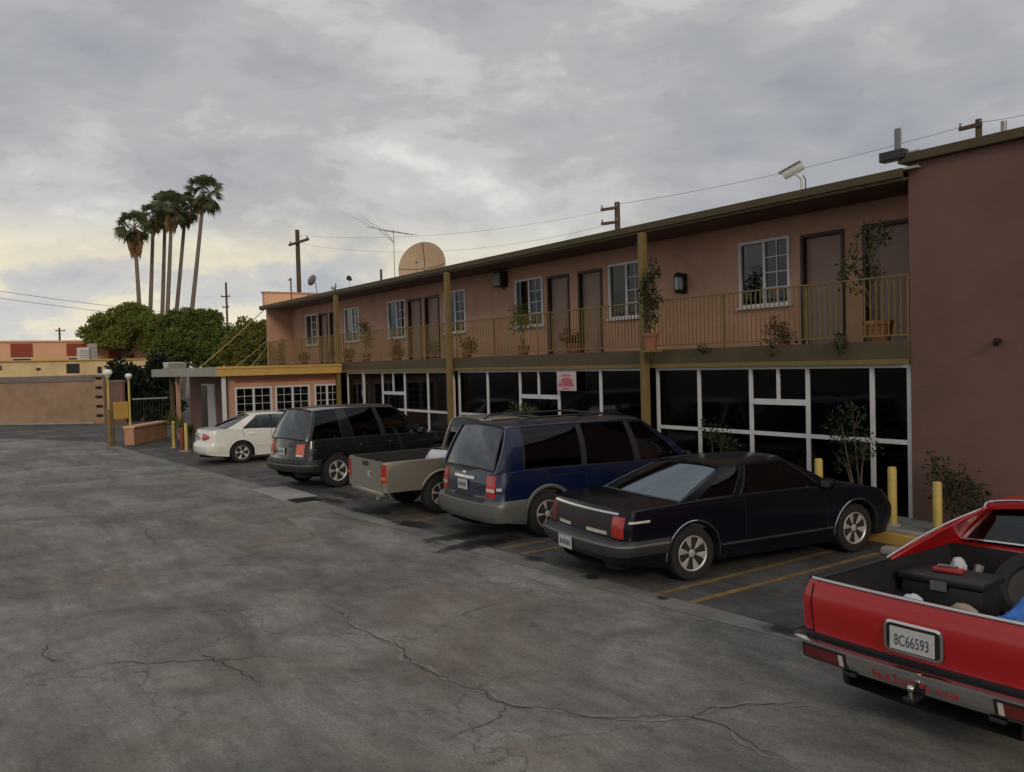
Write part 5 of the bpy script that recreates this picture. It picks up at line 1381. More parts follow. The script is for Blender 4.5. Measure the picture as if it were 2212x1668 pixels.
t = thing('wheel_stop', 'yellow-painted concrete wheel stop in front of the coupe and beside a bollard', 'wheel stop', (-6.75, 11.0, 0.0), R(-3))
mb = MB(); mb.prism([(-0.10, 0), (0.10, 0), (0.07, 0.15), (-0.07, 0.15)], lambda q: (-0.85, q[0], q[1]), lambda q: (0.55, q[0], q[1])); mb.build('block', M_fasciay, t, bevel=0.015)
for x in (-0.6, 0.3):
    mb = MB(); mb.cyl((x, 0, 0.14), (x, 0, 0.158), 0.018, n=8); mb.build('anchor_pin', M_grey, t)
p = onZ(1942, 1200)
mb = MB(); mb.cbox((0, 0, 0.05), (0.42, 0.2, 0.10), Matrix.Rotation(R(12), 3, 'Z'), ch=0.03)
o = mb.build('concrete_block', M_conc, origin=None, smooth=40); o.location = (p.x, p.y, 0.004); tag(o, 'small pale chunk of broken concrete lying beside the yellow wheel stop', 'concrete block')

# ------------------------------------------------------------------ signs
a = onY(1203, 803, FY-0.09); c_ = onY(1245, 845, FY-0.09)
w_, h_ = c_.x-a.x, a.z-c_.z
t = thing('notice_sign', 'faded pink and white notice board hung on the glazed front above the minivan', 'sign', ((a.x+c_.x)/2, FY-0.09, c_.z))
mb = MB(); mb.cbox((0, 0, h_/2), (w_, 0.018, h_), ch=0.005); mb.build('board', mat('faded_white_board', (0.56, 0.44, 0.44), 0.6, var=0.08), t)
M_pink = mat('faded_red_print', (0.46, 0.12, 0.15), 0.7, var=0.3, vscale=9)
mb = MB(); n = 28
mb.add([(0.02+0.30*w_*math.cos(2*PI*i/n), -0.0105, h_*0.50+0.20*h_*math.sin(2*PI*i/n)) for i in range(n)], [tuple(range(n))])
rnd = random.Random(3)
for zc, ww in ((0.80, 0.5), (0.27, 0.86), (0.36, 0.8), (0.12, 0.4)):
    x = -w_*ww/2
    while x < w_*ww/2-0.03:
        d = rnd.uniform(0.03, 0.07); mb.box(x, min(x+d, w_*ww/2), -0.0125, -0.011, h_*zc-0.022, h_*zc+0.022); x += d+0.015
mb.build('print', M_pink, t)
for x in (-w_*0.4, w_*0.4):
    mb = MB(); mb.cyl((x, 0.005, h_), (x, 0.06, h_+0.03), 0.006, n=6); mb.build('hanger', M_grey, t)
Xs = onY(785, 850, 11.7).x
t = thing('parking_sign', 'blue and white disabled parking sign on a thin post behind the dark sport utility', 'sign', (Xs, 11.7, 0.12), R(-32))
mb = MB(); mb.box(-0.02, 0.02, -0.015, 0.015, 0, 2.36); mb.build('post', M_galv, t)
M_sblue = mat('sign_blue', (0.02, 0.07, 0.33), 0.4); M_swhite = mat('sign_white', (0.62, 0.64, 0.66), 0.5)
mb = MB(); mb.cbox((0, -0.022, 2.07), (0.32, 0.006, 0.48), ch=0.002); sg_ = mb.build('sign_face', M_sblue, t)
mb = MB(); mb.cbox((0, -0.022, 1.70), (0.32, 0.006, 0.22), ch=0.002); mb.build('lower_plate', M_swhite, t)
mb = MB(); cz = 2.03
for i in range(20):
    a0, a1 = lerp(R(-200), R(50), i/20), lerp(R(-200), R(50), (i+1)/20)
    mb.quad((0.085*math.cos(a0), -0.0265, cz-0.03+0.085*math.sin(a0)), (0.085*math.cos(a1), -0.0265, cz-0.03+0.085*math.sin(a1)), (0.062*math.cos(a1), -0.0265, cz-0.03+0.062*math.sin(a1)), (0.062*math.cos(a0), -0.0265, cz-0.03+0.062*math.sin(a0)))
mb.add([(-0.02+0.024*math.cos(2*PI*i/12), -0.0265, cz+0.155+0.024*math.sin(2*PI*i/12)) for i in range(12)], [tuple(range(12))])
for (p0, p1) in (((-0.02, 0.12), (-0.01, 0.02)), ((-0.01, 0.02), (0.06, 0.02)), ((0.06, 0.02), (0.09, -0.07)), ((-0.015, 0.075), (0.05, 0.075))):
    d = Vector((p1[0]-p0[0], 0, p1[1]-p0[1])).normalized(); n_ = Vector((-d.z, 0, d.x))*0.011
    A, B_ = Vector((p0[0], -0.0265, cz+p0[1])), Vector((p1[0], -0.0265, cz+p1[1])); mb.quad(A+n_, B_+n_, B_-n_, A-n_)
mb.build('access_symbol', M_swhite, sg_)

# ------------------------------------------------------------------ roof clutter
ZR = 5.435
M_dish = mat('dish_tan', (0.46, 0.33, 0.21), 0.7, var=0.08, vscale=2); M_dishg = mat('dish_grey', (0.22, 0.22, 0.23), 0.6, var=0.1)
def dish(px, py, y, rpx, face, m_, label, mesh=True, ribs=4):
    p = onY(px, py, y); D = (p-CC).dot(CF); r = rpx*D/PF
    t = thing('satellite_dish', label, 'satellite dish', (p.x, y, ZR))
    d = Vector(face).normalized(); M = d.to_track_quat('Z', 'Y').to_matrix(); c = p-Vector((p.x, y, ZR))
    dep = r*0.28
    mb = MB(); prof = [(r*i/10, dep*(i/10)**2) for i in range(11)]
    mb.lathe(prof+[(r*1.02, dep*1.0), (r*1.02, dep*0.9)]+[(r*i/10, dep*(i/10)**2-0.02) for i in range(9, -1, -1)], c-d*dep*0.5, n=40, M=M); o = mb.build('reflector', m_, t, smooth=40)
    mb = MB(); mb.lathe([(r*1.0, dep*0.99), (r*1.025, dep*1.02), (r*1.03, dep*0.95), (r*1.0, dep*0.9)], c-d*dep*0.5, n=40, M=M); mb.build('rim', M_grey, t, smooth=40)
    for k in range(ribs):
        a = 2*PI*k/ribs+PI/2+0.05; mb = MB()
        mb.tube([c-d*dep*0.5 + M @ Vector((r*q*math.cos(a), r*q*math.sin(a), dep*q*q+0.008)) for q in [i/6 for i in range(7)]], 0.012*max(1, r), 5); mb.build('rib', M_dframe, t)
    mb = MB(); foc = c+d*r*0.7; mb.tube([c + M @ Vector((0, -r*0.95, dep*0.5)), foc], 0.012, 6); mb.cyl(foc, foc-d*0.12, 0.04, 0.05, n=10); mb.build('feed_arm', M_grey, t)
    mb = MB(); mb.cyl((0, 0.35, 0), (0, 0.15, max(0.15, c.z-0.1)), 0.05 if r > 0.5 else 0.025, n=10); mb.cyl((0, 0.15, max(0.15, c.z-0.1)), c-d*dep*0.4, 0.04 if r > 0.5 else 0.02, n=8); mb.box(-0.25, 0.25, 0.1, 0.6, 0, 0.05); mb.build('mast', M_grey, t)
    return t
dish(914, 578, 16.0, 54, (0.62, -0.85, 0.25), M_dish, 'big round tan satellite dish with dark ribs standing on the motel roof')
dish(675, 606, 16.0, 12, (-0.9, -0.5, 0.5), M_dishg, 'small grey dish tilted sideways beside the wooden utility pole')
dish(723, 624, 14.5, 12, (-0.3, -0.9, 0.35), M_dishg, 'small grey dish just showing over the eave beyond the far post')
# little roof camera on a stick
p = onY(755, 602, 14.5)
t = thing('roof_spotlight', 'small dark spotlight on a thin stick above the far end of the eave', 'spotlight', (p.x, 14.5, ZR))
mb = MB(); mb.cyl((0, 0, 0), (0, 0, p.z-ZR), 0.012, n=6); mb.build('stick', M_galv, t)
mb = MB(); mb.lathe([(0, -0.14), (0.05, -0.12), (0.10, 0.0), (0.11, 0.08), (0.0, 0.06)], (0, 0, p.z-ZR), n=14, M=Matrix.Rotation(R(70), 3, 'X') @ Matrix.Rotation(R(30), 3, 'Y')); mb.build('lamp_head', M_black, t, smooth=40)
# television antenna
pt = onY(850, 503, 16.5)
t = thing('tv_antenna', 'thin aluminium television antenna on a mast beside the big dish', 'antenna', (pt.x, 16.5, ZR))
H = pt.z-ZR
mb = MB(); mb.cyl((0, 0, 0), (0, 0, H+0.12), 0.02, n=8); mb.build('mast', M_galv, t)
A = onY(792, 490, 16.5)-pt; B_ = onY(890, 507, 16.5)-pt
mb = MB(); mb.tube([(A.x, 0, H+A.z), (B_.x, 0, H+B_.z)], 0.018, 6); mb.build('boom', M_galv, t)
for k, L_ in enumerate((1.9, 1.5, 0.9, 0.85, 0.8, 0.7, 0.65)):
    f = k/6; x = lerp(A.x*0.55, B_.x*0.97, f); z = H + lerp(A.z*0.55, B_.z*0.97, f)
    mb = MB()
    if k < 2: mb.tube([(x-0.5, -L_/2, z+0.55), (x, 0, z), (x-0.45, L_/2, z-0.45)], 0.013, 5)
    else: mb.tube([(x, -L_/2, z), (x, L_/2, z)], 0.011, 5)
    mb.build('element', M_galv, t)
# vent pipes
p = onY(823, 582, 15.5); t = thing('vent_pipe', 'short pinkish vent pipe on the roof left of the antenna mast', 'vent pipe', (p.x, 15.5, ZR))
mb = MB(); mb.cyl((0, 0, 0), (0, 0, p.z-ZR), 0.05, n=12); mb.build('pipe', M_soffit, t, smooth=40)
mb = MB(); mb.lathe([(0.1, 0), (0.052, 0.08)], n=12); mb.build('boot', M_grey, t, smooth=40)
p = onY(2168, 262, 14.5); t = thing('vent_pipe', 'grey vent pipe on the roof of the terracotta block', 'vent pipe', (p.x, 14.5, 5.64))
mb = MB(); mb.cyl((0, 0, 0), (0, 0, p.z-5.64), 0.045, n=12); mb.build('pipe', M_grey, t, smooth=40)
mb = MB(); mb.lathe([(0.1, 0), (0.047, 0.08)], n=12); mb.build('boot', M_grey, t, smooth=40)
# upper parapet wall closing the far end of the roof
XE = -36.15
y1_ = onX(692, 640, XE).y; zt2 = onX(620, 631, XE).z
t = thing('roof_enclosure', 'sunlit peach parapet enclosure at the far end of the motel roof', 'roof box', (XE, FY-0.05, ZR))
mb = MB(); mb.box(-0.3, 0, 0, y1_-FY, 0.0, zt2-ZR-0.06); mb.build('wall', mat('sunlit_peach_stucco', (0.74, 0.43, 0.26), 0.9, var=0.08, vscale=1.5), t)  # peach stucco lightened, the sun on this face put into the colour
mb = MB(); mb.box(-0.33, 0.05, -0.05, y1_-FY+0.05, zt2-ZR-0.06, zt2-ZR); mb.build('coping', M_wall, t)
for f in (0.48, 0.8):
    mb = MB(); yy = (y1_-FY)*f; mb.box(0.001, 0.012, yy-0.02, yy+0.02, 0, zt2-ZR-0.06); mb.build('control_joint', M_dframe, t)
p = onY(628, 600, 18.5); t = thing('roof_standpipe', 'thin dark standpipe with side arm behind the rooftop enclosure', 'pipe', (p.x, 18.5, ZR))
mb = MB(); mb.cyl((0, 0, 0), (0, 0, p.z-ZR), 0.045, n=8); mb.build('pipe', M_dframe, t)
mb = MB(); mb.cyl((0, 0, p.z-ZR-0.12), (-0.45, 0, p.z-ZR-0.10), 0.035, n=8); mb.build('arm', M_dframe, t)
# security camera on the eave
p = onY(1712, 372, FY+0.1); zb_ = 5.435
t = thing('security_camera', 'white bullet security camera on a bracket above the eave', 'camera', (p.x+0.08, FY+0.1, zb_))
cz = p.z-zb_; d = Vector((-0.86, -0.30, -0.36)).normalized(); M = d.to_track_quat('Z', 'Y').to_matrix(); c = Vector((-0.06, 0, cz+0.02))
M_wcam = mat('white_plastic', (0.58, 0.58, 0.55), 0.45, var=0.05)
mb = MB(); mb.lathe([(0.0, -0.19), (0.06, -0.185), (0.075, -0.15), (0.075, 0.17), (0.06, 0.18), (0.055, 0.14), (0.0, 0.14)], c, n=20, M=M); ho = mb.build('housing', M_wcam, t, smooth=40)
mb = MB(); mb.lathe([(0.0, 0.15), (0.05, 0.145)], c, n=16, M=M); mb.build('lens', M_black, ho)
mb = MB(); mb.cbox(c + M @ Vector((0, 0.08, 0.03)), (0.19, 0.012, 0.42), M, ch=0.004); mb.build('sun_shield', M_wcam, t)
mb = MB(); mb.tube([(0.06, 0.05, 0), (0.06, 0.05, cz-0.14), c+Vector((0.04, 0, -0.06))], 0.024, 8); mb.cbox((0.06, 0.05, 0.02), (0.14, 0.1, 0.04), ch=0.008); mb.build('bracket', M_wcam, t)
mb = MB(); mb.tube([(0.14, 0.05, 0), (0.14, 0.05, 0.22), (0.1, 0.04, 0.30)], 0.01, 6); mb.build('cable', M_black, t)
# floodlight and aerial fin at the corner of the block
p = onY(1928, 338, FY-0.1)
t = thing('floodlight', 'dark rectangular floodlight at the corner of the terracotta block fascia', 'floodlight', (p.x+0.30, FY-0.1, 5.58))
mb = MB(); mb.cbox((-0.28, 0, p.z-5.58), (0.40, 0.16, 0.15), ch=0.015); mb.build('housing', M_black, t)
mb = MB(); mb.box(-0.45, -0.11, -0.086, -0.081, p.z-5.58-0.05, p.z-5.58+0.05); mb.build('lens', M_rimwell, t)
mb = MB(); mb.cyl((-0.05, 0, p.z-5.58), (0.12, 0.0, p.z-5.58), 0.025, n=8); mb.build('arm', M_galv, t)
p = onY(1941, 300, FY); q = onY(1941, 280, FY)
t = thing('panel_aerial', 'upright grey panel aerial above the floodlight', 'aerial', (p.x, FY, 5.64))
mb = MB(); mb.cyl((0.04, 0, -0.02), (0.02, 0, 0.30), 0.014, n=8); mb.build('mast', M_galv, t)
mb = MB(); mb.cbox((0.0, -0.02, 0.22), (0.10, 0.05, 0.42), ch=0.015); mb.build('panel', M_dishg, t)

# ------------------------------------------------------------------ utility poles and wires
def pole(px, top, D, r, label, arms=(), lean=0.0):
    tp = onD(px, top, D); t = thing('utility_pole', label, 'utility pole', (tp.x, tp.y, 0))
    mb = MB(); mb.cyl((lean, 0, 0), (0, 0, tp.z), r*1.25, r, n=12); mb.build('pole', M_wood, t, smooth=40)
    for (dz, L_, ang, off) in arms:
        d = Vector((math.cos(R(ang)), math.sin(R(ang)), 0)); c = Vector((0, 0, tp.z-dz))
        mb = MB(); a, e = c - d*(L_*(0.5-off)), c + d*(L_*(0.5+off))
        mb.cbox((a+e)/2+Vector((0.0, -r, 0)), (L_, 0.11, 0.13), Matrix.Rotation(R(ang), 3, 'Z'), ch=0.01); ar = mb.build('crossarm', M_wood, t)
        for f in (0.06, 0.94):
            q = a.lerp(e, f)+Vector((0, -r, 0.065)); mb = MB(); mb.lathe([(0.03, 0), (0.05, 0.05), (0.03, 0.09), (0.045, 0.13), (0.0, 0.16)], q, n=10); mb.build('insulator', M_grey, ar, smooth=40)
    return tp
pA = pole(642, 497, 48, 0.12, 'wooden utility pole with slanting crossarm behind the far end of the motel', [(0.75, 2.6, 3, 0.16)])
pB = pole(1333, 437, 40, 0.13, 'wooden utility pole with small arms rising behind the middle of the roof', [(0.28, 0.9, 20, -0.35), (0.95, 0.9, 20, -0.35)])
pC = pole(488, 610, 95, 0.11, 'slim distant utility pole beyond the round green trees', [(1.6, 1.1, 40, 0.0), (2.8, 0.8, 40, 0.0)])
pD = pole(2114, 258, 30, 0.11, 'dark utility pole with a short arm showing over the terracotta block', [(0.22, 0.8, 0, -0.3)])
pE = pole(128, 708, 110, 0.12, 'thin distant pole above the peach building with red panels', [(0.4, 1.2, 60, 0.2)])
M_wire = mat('cable_grey', (0.14, 0.14, 0.15), 0.6)
def wire(a, b, sag, label, r=0.009):
    pts = [a.lerp(b, i/24)-Vector((0, 0, sag*4*(i/24)*(1-i/24))) for i in range(25)]
    mb = MB(); mb.tube([p-pts[0] for p in pts], r, 5); o = mb.build('overhead_cable', M_wire); o.location = pts[0]
    tag(o, label, 'cable')
wire(pB-Vector((0, 0, 0.1)), pD-Vector((0, 0, 0.1)), 0.25, 'overhead cable running between the two poles behind the roof')
wire(pD-Vector((0, 0, 0.1)), onD(2330, 215, 24), 0.1, 'overhead cable leaving the pole above the terracotta block')
wire(pA-Vector((0, 0, 0.75)), pB-Vector((0, 0, 0.95)), 0.9, 'lower overhead cable from the slanting-arm pole across to the middle pole', 0.006)
wire(pA-Vector((0, 0, 0.3)), pB-Vector((0, 0, 0.28)), 0.6, 'upper overhead cable from the slanting-arm pole across to the middle pole', 0.006)
wire(onD(-150, 606, 70), onD(470, 684, 100), 0.3, 'upper cable crossing the pale sky left of the palms', 0.022)
wire(onD(-150, 622, 70), onD(470, 696, 100), 0.3, 'lower cable crossing the pale sky left of the palms', 0.022)

# ------------------------------------------------------------------ trees
def tree(name, label, base, blobs, n, l, m_leaf, seed, trunk_r=0.28, w=0.6):
    rnd = random.Random(seed); t = thing(name, label, 'tree', base)
    mb = MB(); cz = min(b_[0][2] for b_ in blobs)
    mb.tube([(0, 0, 0), (0.05, 0.03, cz*0.5), (0, 0, cz)], [trunk_r, trunk_r*0.8, trunk_r*0.6], 10)
    for c, r in blobs:
        mb.tube([(0, 0, cz*0.75), Vector((0, 0, cz*0.75)).lerp(Vector(c), 0.55)+rdir(rnd)*0.3, c], [trunk_r*0.5, trunk_r*0.32, trunk_r*0.12], 7)
        for k in range(5):
            mb.tube([Vector((0, 0, cz*0.75)).lerp(Vector(c), 0.6), Vector(c)+Vector([rdir(rnd)[i]*r[i]*0.85 for i in range(3)])], [trunk_r*0.2, trunk_r*0.05], 5)
    mb.build('trunk', M_bark, t, smooth=50)
    sub_ = []
    for c, r in blobs:
        sub_.append((c, tuple(q*0.72 for q in r)))
        for k in range(9):
            d = rdir(rnd); f = rnd.uniform(0.28, 0.46); sub_.append((tuple(c[i]+d[i]*r[i]*rnd.uniform(0.6, 0.95) for i in range(3)), tuple(q*f*rnd.uniform(0.8, 1.2) for q in r)))
    mb = MB(); canopy(mb, sub_, n, l, l*w, rnd, shell=0.5)
    mb.build('crown', m_leaf, t)
    return t
def crown_px(pts, D, base, dy=1.0):
    out = []
    for x, y, rx, ry in pts:
        p = onD(x, y, D)-base; rx_, ry_ = rx*D/PF, ry*D/PF
        out.append(((p.x, p.y, p.z), (rx_, max(rx_, ry_)*dy, ry_)))
    return out
def ground_at(px, D):
    p = onD(px, 830, D); p.z = 0; return p
g1 = ground_at(275, 72); tree('round_tree', 'broad light green tree behind the peach building with red panels', g1, crown_px([(288, 690, 48, 36), (245, 705, 42, 30), (215, 722, 36, 22), (320, 710, 40, 40), (292, 668, 30, 16), (260, 735, 60, 26), (340, 735, 40, 40)], 72, g1), 42000, 0.25, leafmat('tree_leaf_light', (0.150, 0.180, 0.040), var=0.3), 41)
g2 = ground_at(425, 68); tree('round_tree', 'dense dark green tree below the palms and left of the slim pole', g2, crown_px([(385, 700, 44, 30), (440, 705, 46, 34), (480, 728, 34, 34), (400, 742, 55, 48), (455, 760, 52, 46), (360, 770, 40, 50), (425, 682, 30, 14), (375, 682, 22, 12)], 68, g2), 46000, 0.24, leafmat('tree_leaf_mid', (0.115, 0.150, 0.036), var=0.3), 42)
g3 = ground_at(545, 58); tree('round_tree', 'yellow-green tree touching the far corner of the motel', g3, crown_px([(540, 718, 36, 28), (560, 750, 44, 44), (520, 765, 36, 40), (575, 705, 28, 18), (595, 755, 44, 54), (505, 745, 26, 30)], 58, g3), 26000, 0.21, leafmat('tree_leaf_olive', (0.150, 0.150, 0.036), var=0.3), 43)
g4 = ground_at(310, 47); tree('hedge_tree', 'very dark evergreen mass behind the globe lamps', g4, crown_px([(318, 830, 46, 44), (345, 800, 26, 36), (268, 830, 40, 46), (240, 850, 26, 36), (350, 860, 30, 46), (290, 870, 50, 36)], 47, g4), 14000, 0.26, leafmat('tree_leaf_black', (0.014, 0.024, 0.011)), 44)

# fan palms
M_palm = leafmat('palm_green', (0.085, 0.105, 0.048), trans=0.15); M_thatch = mat('dead_frond_thatch', (0.30, 0.20, 0.10), 0.95, var=0.4, vscale=3, stretch=(5, 5, 0.5))
M_ptrunk = mat('palm_trunk_bark', (0.18, 0.15, 0.12), 0.95, var=0.25, vscale=2, stretch=(1, 1, 5))
def palm(px, py, bpx, D, label, R_=1.0, skirt=1.0, seed=1, bare=False):
    rnd = random.Random(seed); top = onD(px, py, D); lo = onD(bpx, 664, D)
    f = top.z/(top.z-lo.z); base = top + (lo-top)*f; base.z = 0
    t = thing('fan_palm', label, 'palm tree', base, group='tall fan palms behind the trees')
    q = top-base; pts = []
    for i in range(9):
        k = i/8; pts.append(Vector((q.x*k, q.y*k, q.z*k)) + Vector((0.25*math.sin(PI*k), 0, 0)))
    mb = MB(); mb.tube(pts, [lerp(0.27, 0.17, (i/8)) for i in range(9)], 10); mb.build('trunk', M_ptrunk, t, smooth=50)
    # skirt of hanging dead fronds
    mb = MB(); L_ = 2.3*skirt
    for k in range(int(120*max(0.5, skirt))):
        a = rnd.uniform(0, 2*PI); u = rnd.random(); r0 = 0.25; z0 = q.z-0.1-u*L_*0.55
        out = lerp(0.85, 0.3, u)*R_*rnd.uniform(0.6, 1.1); ln = rnd.uniform(0.7, 1.3)*lerp(1.2, 0.8, u)
        p0 = q*(z0/q.z) + Vector((math.cos(a)*r0, math.sin(a)*r0, 0)); p0.z = z0
        d = Vector((math.cos(a)*out*0.55, math.sin(a)*out*0.55, -ln)); sd_ = Vector((-math.sin(a), math.cos(a), 0))*rnd.uniform(0.06, 0.14)
        pm = p0 + Vector((math.cos(a)*out*0.75, math.sin(a)*out*0.75, -ln*0.35)); pe = p0 + d
        mb.add([p0, pm+sd_, pe, pm-sd_], [(0, 1, 2), (0, 2, 3)])
    mb.build('skirt', M_thatch, t)
    # fan leaves on stalks
    mb = MB(); nl = 38
    for k in range(nl):
        a = k*2.399+rnd.uniform(-.2, .2); el = lerp(R(80), R(-62), (k/nl)**0.9)+rnd.uniform(-.1, .1)
        d = Vector((math.cos(a)*math.cos(el), math.sin(a)*math.cos(el), math.sin(el))); ln = rnd.uniform(0.85, 1.2)*R_
        p0 = q + Vector((0, 0, 0.05)); p1 = p0 + d*ln
        sd_ = Vector((-math.sin(a), math.cos(a), 0)); sd_ = (Matrix.Rotation(rnd.uniform(-1.1, 1.1), 3, d) @ sd_).normalized(); up = d.cross(sd_)*-1
        mb.add([p0+sd_*0.03, p0-sd_*0.03, p1-sd_*0.02, p1+sd_*0.02], [(0, 1, 2, 3)])
        nb_ = 12
        for j in range(nb_):
            an = lerp(-1.75, 1.75, j/(nb_-1)); bl = R_*rnd.uniform(0.75, 0.95)*(1-0.12*abs(an))
            dd = (d*math.cos(an) + sd_*math.sin(an)).normalized(); mid = p1 + dd*bl*0.55; tip = p1 + dd*bl - Vector((0, 0, 0.28*bl*rnd.uniform(0.7, 1.4)))
            wv = dd.cross(up).normalized()*0.075*R_
            mb.add([p1, mid+wv, tip, mid-wv], [(0, 1, 2, 3)])
    mb.build('crown', M_palm, t)
palm(290, 492, 300, 88, 'shortest fan palm with a long tan skirt of dead fronds', 1.15, 1.9, 51)
palm(331, 470, 324, 92, 'fan palm with a thin grey trunk next to the shortest one', 1.0, 0.8, 52)
palm(357, 446, 350, 95, 'fan palm in the middle of the clump with a forward slender trunk', 1.05, 0.9, 53)
palm(371, 450, 361, 90, 'fan palm with a thick tan skirt in the middle of the clump', 1.15, 1.5, 54)
palm(401, 452, 381, 93, 'fan palm with a dark skirt beside the tallest one', 1.05, 1.1, 55)
palm(440, 420, 414, 88, 'tallest fan palm, standing open and apart with a leaning trunk', 1.3, 0.9, 56)

# ------------------------------------------------------------------ far left: walls and buildings
M_bwall = mat('tan_block_wall', (0.34, 0.225, 0.145), 0.92, var=0.14, vscale=0.8, bump=0.3, bscale=30, dirt=(0.17, 0.11, 0.075), dscale=0.7, damt=0.6)
M_bcap = mat('grey_wall_cap', (0.19, 0.165, 0.145), 0.9, var=0.15, vscale=1.2)
wa, wb_ = onZ(0, 918), onZ(207, 915); wd = (wb_-wa).normalized(); wa = wa - wd*14; wl = (wb_-wa).length; wang = math.atan2(wd.y, wd.x)
t = thing('boundary_wall', 'long tan block wall with a grey cap across the road', 'wall', wa, wang)
bh = 0.4; nrow = 6; bmesh_ = None
mb = MB(); mb.box(0, wl, 0.0, 0.2, 0, 2.28); mb.build('wall', M_bwall, t)
mb = MB(); mb.box(-0.02, wl+0.02, -0.05, 0.25, 2.282, 2.62); mb.build('cap', M_bcap, t, bevel=0.02)
mb = MB(); mb.box(0, wl, -0.16, -0.002, 0.0, 0.07); mb.build('footing', M_conc, t)
t = thing('slotted_pillar', 'brown block pillar with a column of dark slots ending the boundary wall', 'pillar', wb_+wd*0.25, wang)
mb = MB()
for k in range(5): mb.box(-0.2, 0.35, -0.1, 0.32, k*0.5, k*0.5+0.34); mb.box(-0.2, -0.14, -0.1, 0.32, k*0.5+0.34, k*0.5+0.5); mb.box(0.29, 0.35, -0.1, 0.32, k*0.5+0.34, k*0.5+0.5); mb.box(-0.14, 0.29, 0.05, 0.3, k*0.5+0.34, k*0.5+0.5)
mb.build('block_stack', M_bwall, t, weld=False)
mb = MB(); mb.box(-0.12, 0.27, 0.02, 0.048, 0.3, 2.45); mb.build('slot_backing', M_black, t)
mb = MB(); mb.box(-0.25, 0.40, -0.15, 0.37, 2.5, 2.6); mb.build('cap', M_bcap, t)
t = thing('stucco_wall', 'brown wall behind the slotted pillar by the globe lamps', 'wall', wb_+wd*0.7, wang)
mb = MB(); mb.box(0, 0.9, 0.1, 0.3, 0, 2.2); mb.build('wall', M_block, t)
mb = MB(); mb.box(0, 0.92, 0.05, 0.35, 2.202, 2.3); mb.build('cap', M_bcap, t)

M_peach = mat('peach_render', (0.74, 0.43, 0.26), 0.9, var=0.06, vscale=0.6); M_redp = mat('brick_red_panel', (0.30, 0.062, 0.032), 0.85, var=0.1, vscale=1)
M_cream = mat('cream_render', (0.74, 0.56, 0.30), 0.9, var=0.08, vscale=0.8, dirt=(0.40, 0.29, 0.15), dscale=0.5, damt=0.5)
XB = -80.0
def bxp(x, y, X=XB): return onX(x, y, X)
a = bxp(-40, 740); e = bxp(347, 740); zt_ = a.z
t = thing('panelled_building', 'peach building with brick-red panels along its top under the trees', 'building', (XB, a.y, 0))
W_ = e.y-a.y
mb = MB(); mb.box(-12, 0, 0, W_, 0, zt_); mb.build('wall', M_peach, t)
mb = MB(); mb.box(-12.1, 0.12, -0.1, W_+0.1, zt_, zt_+0.14); mb.build('coping', M_peach, t)
for x0, x1, y0, y1 in ((22, 71, 742, 771), (143, 186, 742, 768), (234, 290, 742, 776)):
    p, q = bxp(x0, y0), bxp(x1, y1); mb = MB(); mb.box(0.002, 0.06, p.y-a.y, q.y-a.y, q.z, p.z-0.02); mb.build('red_panel', M_redp, t)
for x0, x1, y0, y1 in ((24, 70, 774, 782), (145, 185, 772, 782), (286, 312, 776, 784), (312, 330, 758, 764)):
    p, q = bxp(x0, y0), bxp(x1, y1); mb = MB(); mb.box(0.002, 0.05, p.y-a.y, q.y-a.y, q.z, p.z)
    wn_ = mb.build('window', M_white, t); mb = MB(); mb.box(0.051, 0.06, p.y-a.y+0.1, q.y-a.y-0.1, q.z+0.06, p.z-0.06); mb.build('pane', M_black, wn_)
# air-conditioning units standing on the lower cream roof
a2 = bxp(-40, 783, -70); e2 = bxp(331, 783, -70)
t = thing('cream_building', 'low cream building with dark openings just over the boundary wall', 'building', (-70, a2.y, 0))
W_ = e2.y-a2.y; zc_ = a2.z
mb = MB(); mb.box(-6, 0, 0, W_, 0, zc_); mb.build('wall', M_cream, t)
mb = MB(); mb.box(-6.1, 0.15, -0.1, W_+0.1, zc_, zc_+0.1); mb.build('roof_edge', M_fasciay, t)
for x0, x1, y0, y1 in ((143, 172, 786, 806), (210, 220, 792, 806), (78, 88, 795, 800), (0, 4, 790, 800), (262, 280, 790, 800)):
    p, q = bxp(x0, y0, -70), bxp(x1, y1, -70); mb = MB(); mb.box(0.002, 0.04, p.y-a2.y, q.y-a2.y, q.z, p.z); o = mb.build('window', M_dframe, t)
    mb = MB(); mb.box(0.041, 0.05, p.y-a2.y+0.08, q.y-a2.y-0.08, q.z+0.08, p.z-0.08); mb.build('pane', M_black, o)
for k, (x, y, w2, h2, lab) in enumerate(((182, 774, 0.9, 1.0, 'white boxy rooftop cooler on the cream building'), (200, 772, 0.6, 1.3, 'tall grey rooftop duct beside the white cooler'))):
    p = bxp(x, y+9, -72); t = thing('rooftop_unit', lab, 'air conditioner', (-72, p.y, zc_+0.02))
    mb = MB(); mb.cbox((0, 0, h2/2), (0.8, w2, h2), ch=0.04); mb.build('case', M_wcam if k == 0 else M_conc, t)
    mb = MB()
    for j in range(4): mb.box(0.402, 0.42, -w2*0.4, w2*0.4, h2*(0.2+j*0.17), h2*(0.28+j*0.17))
    mb.build('louvre', M_grey, t)

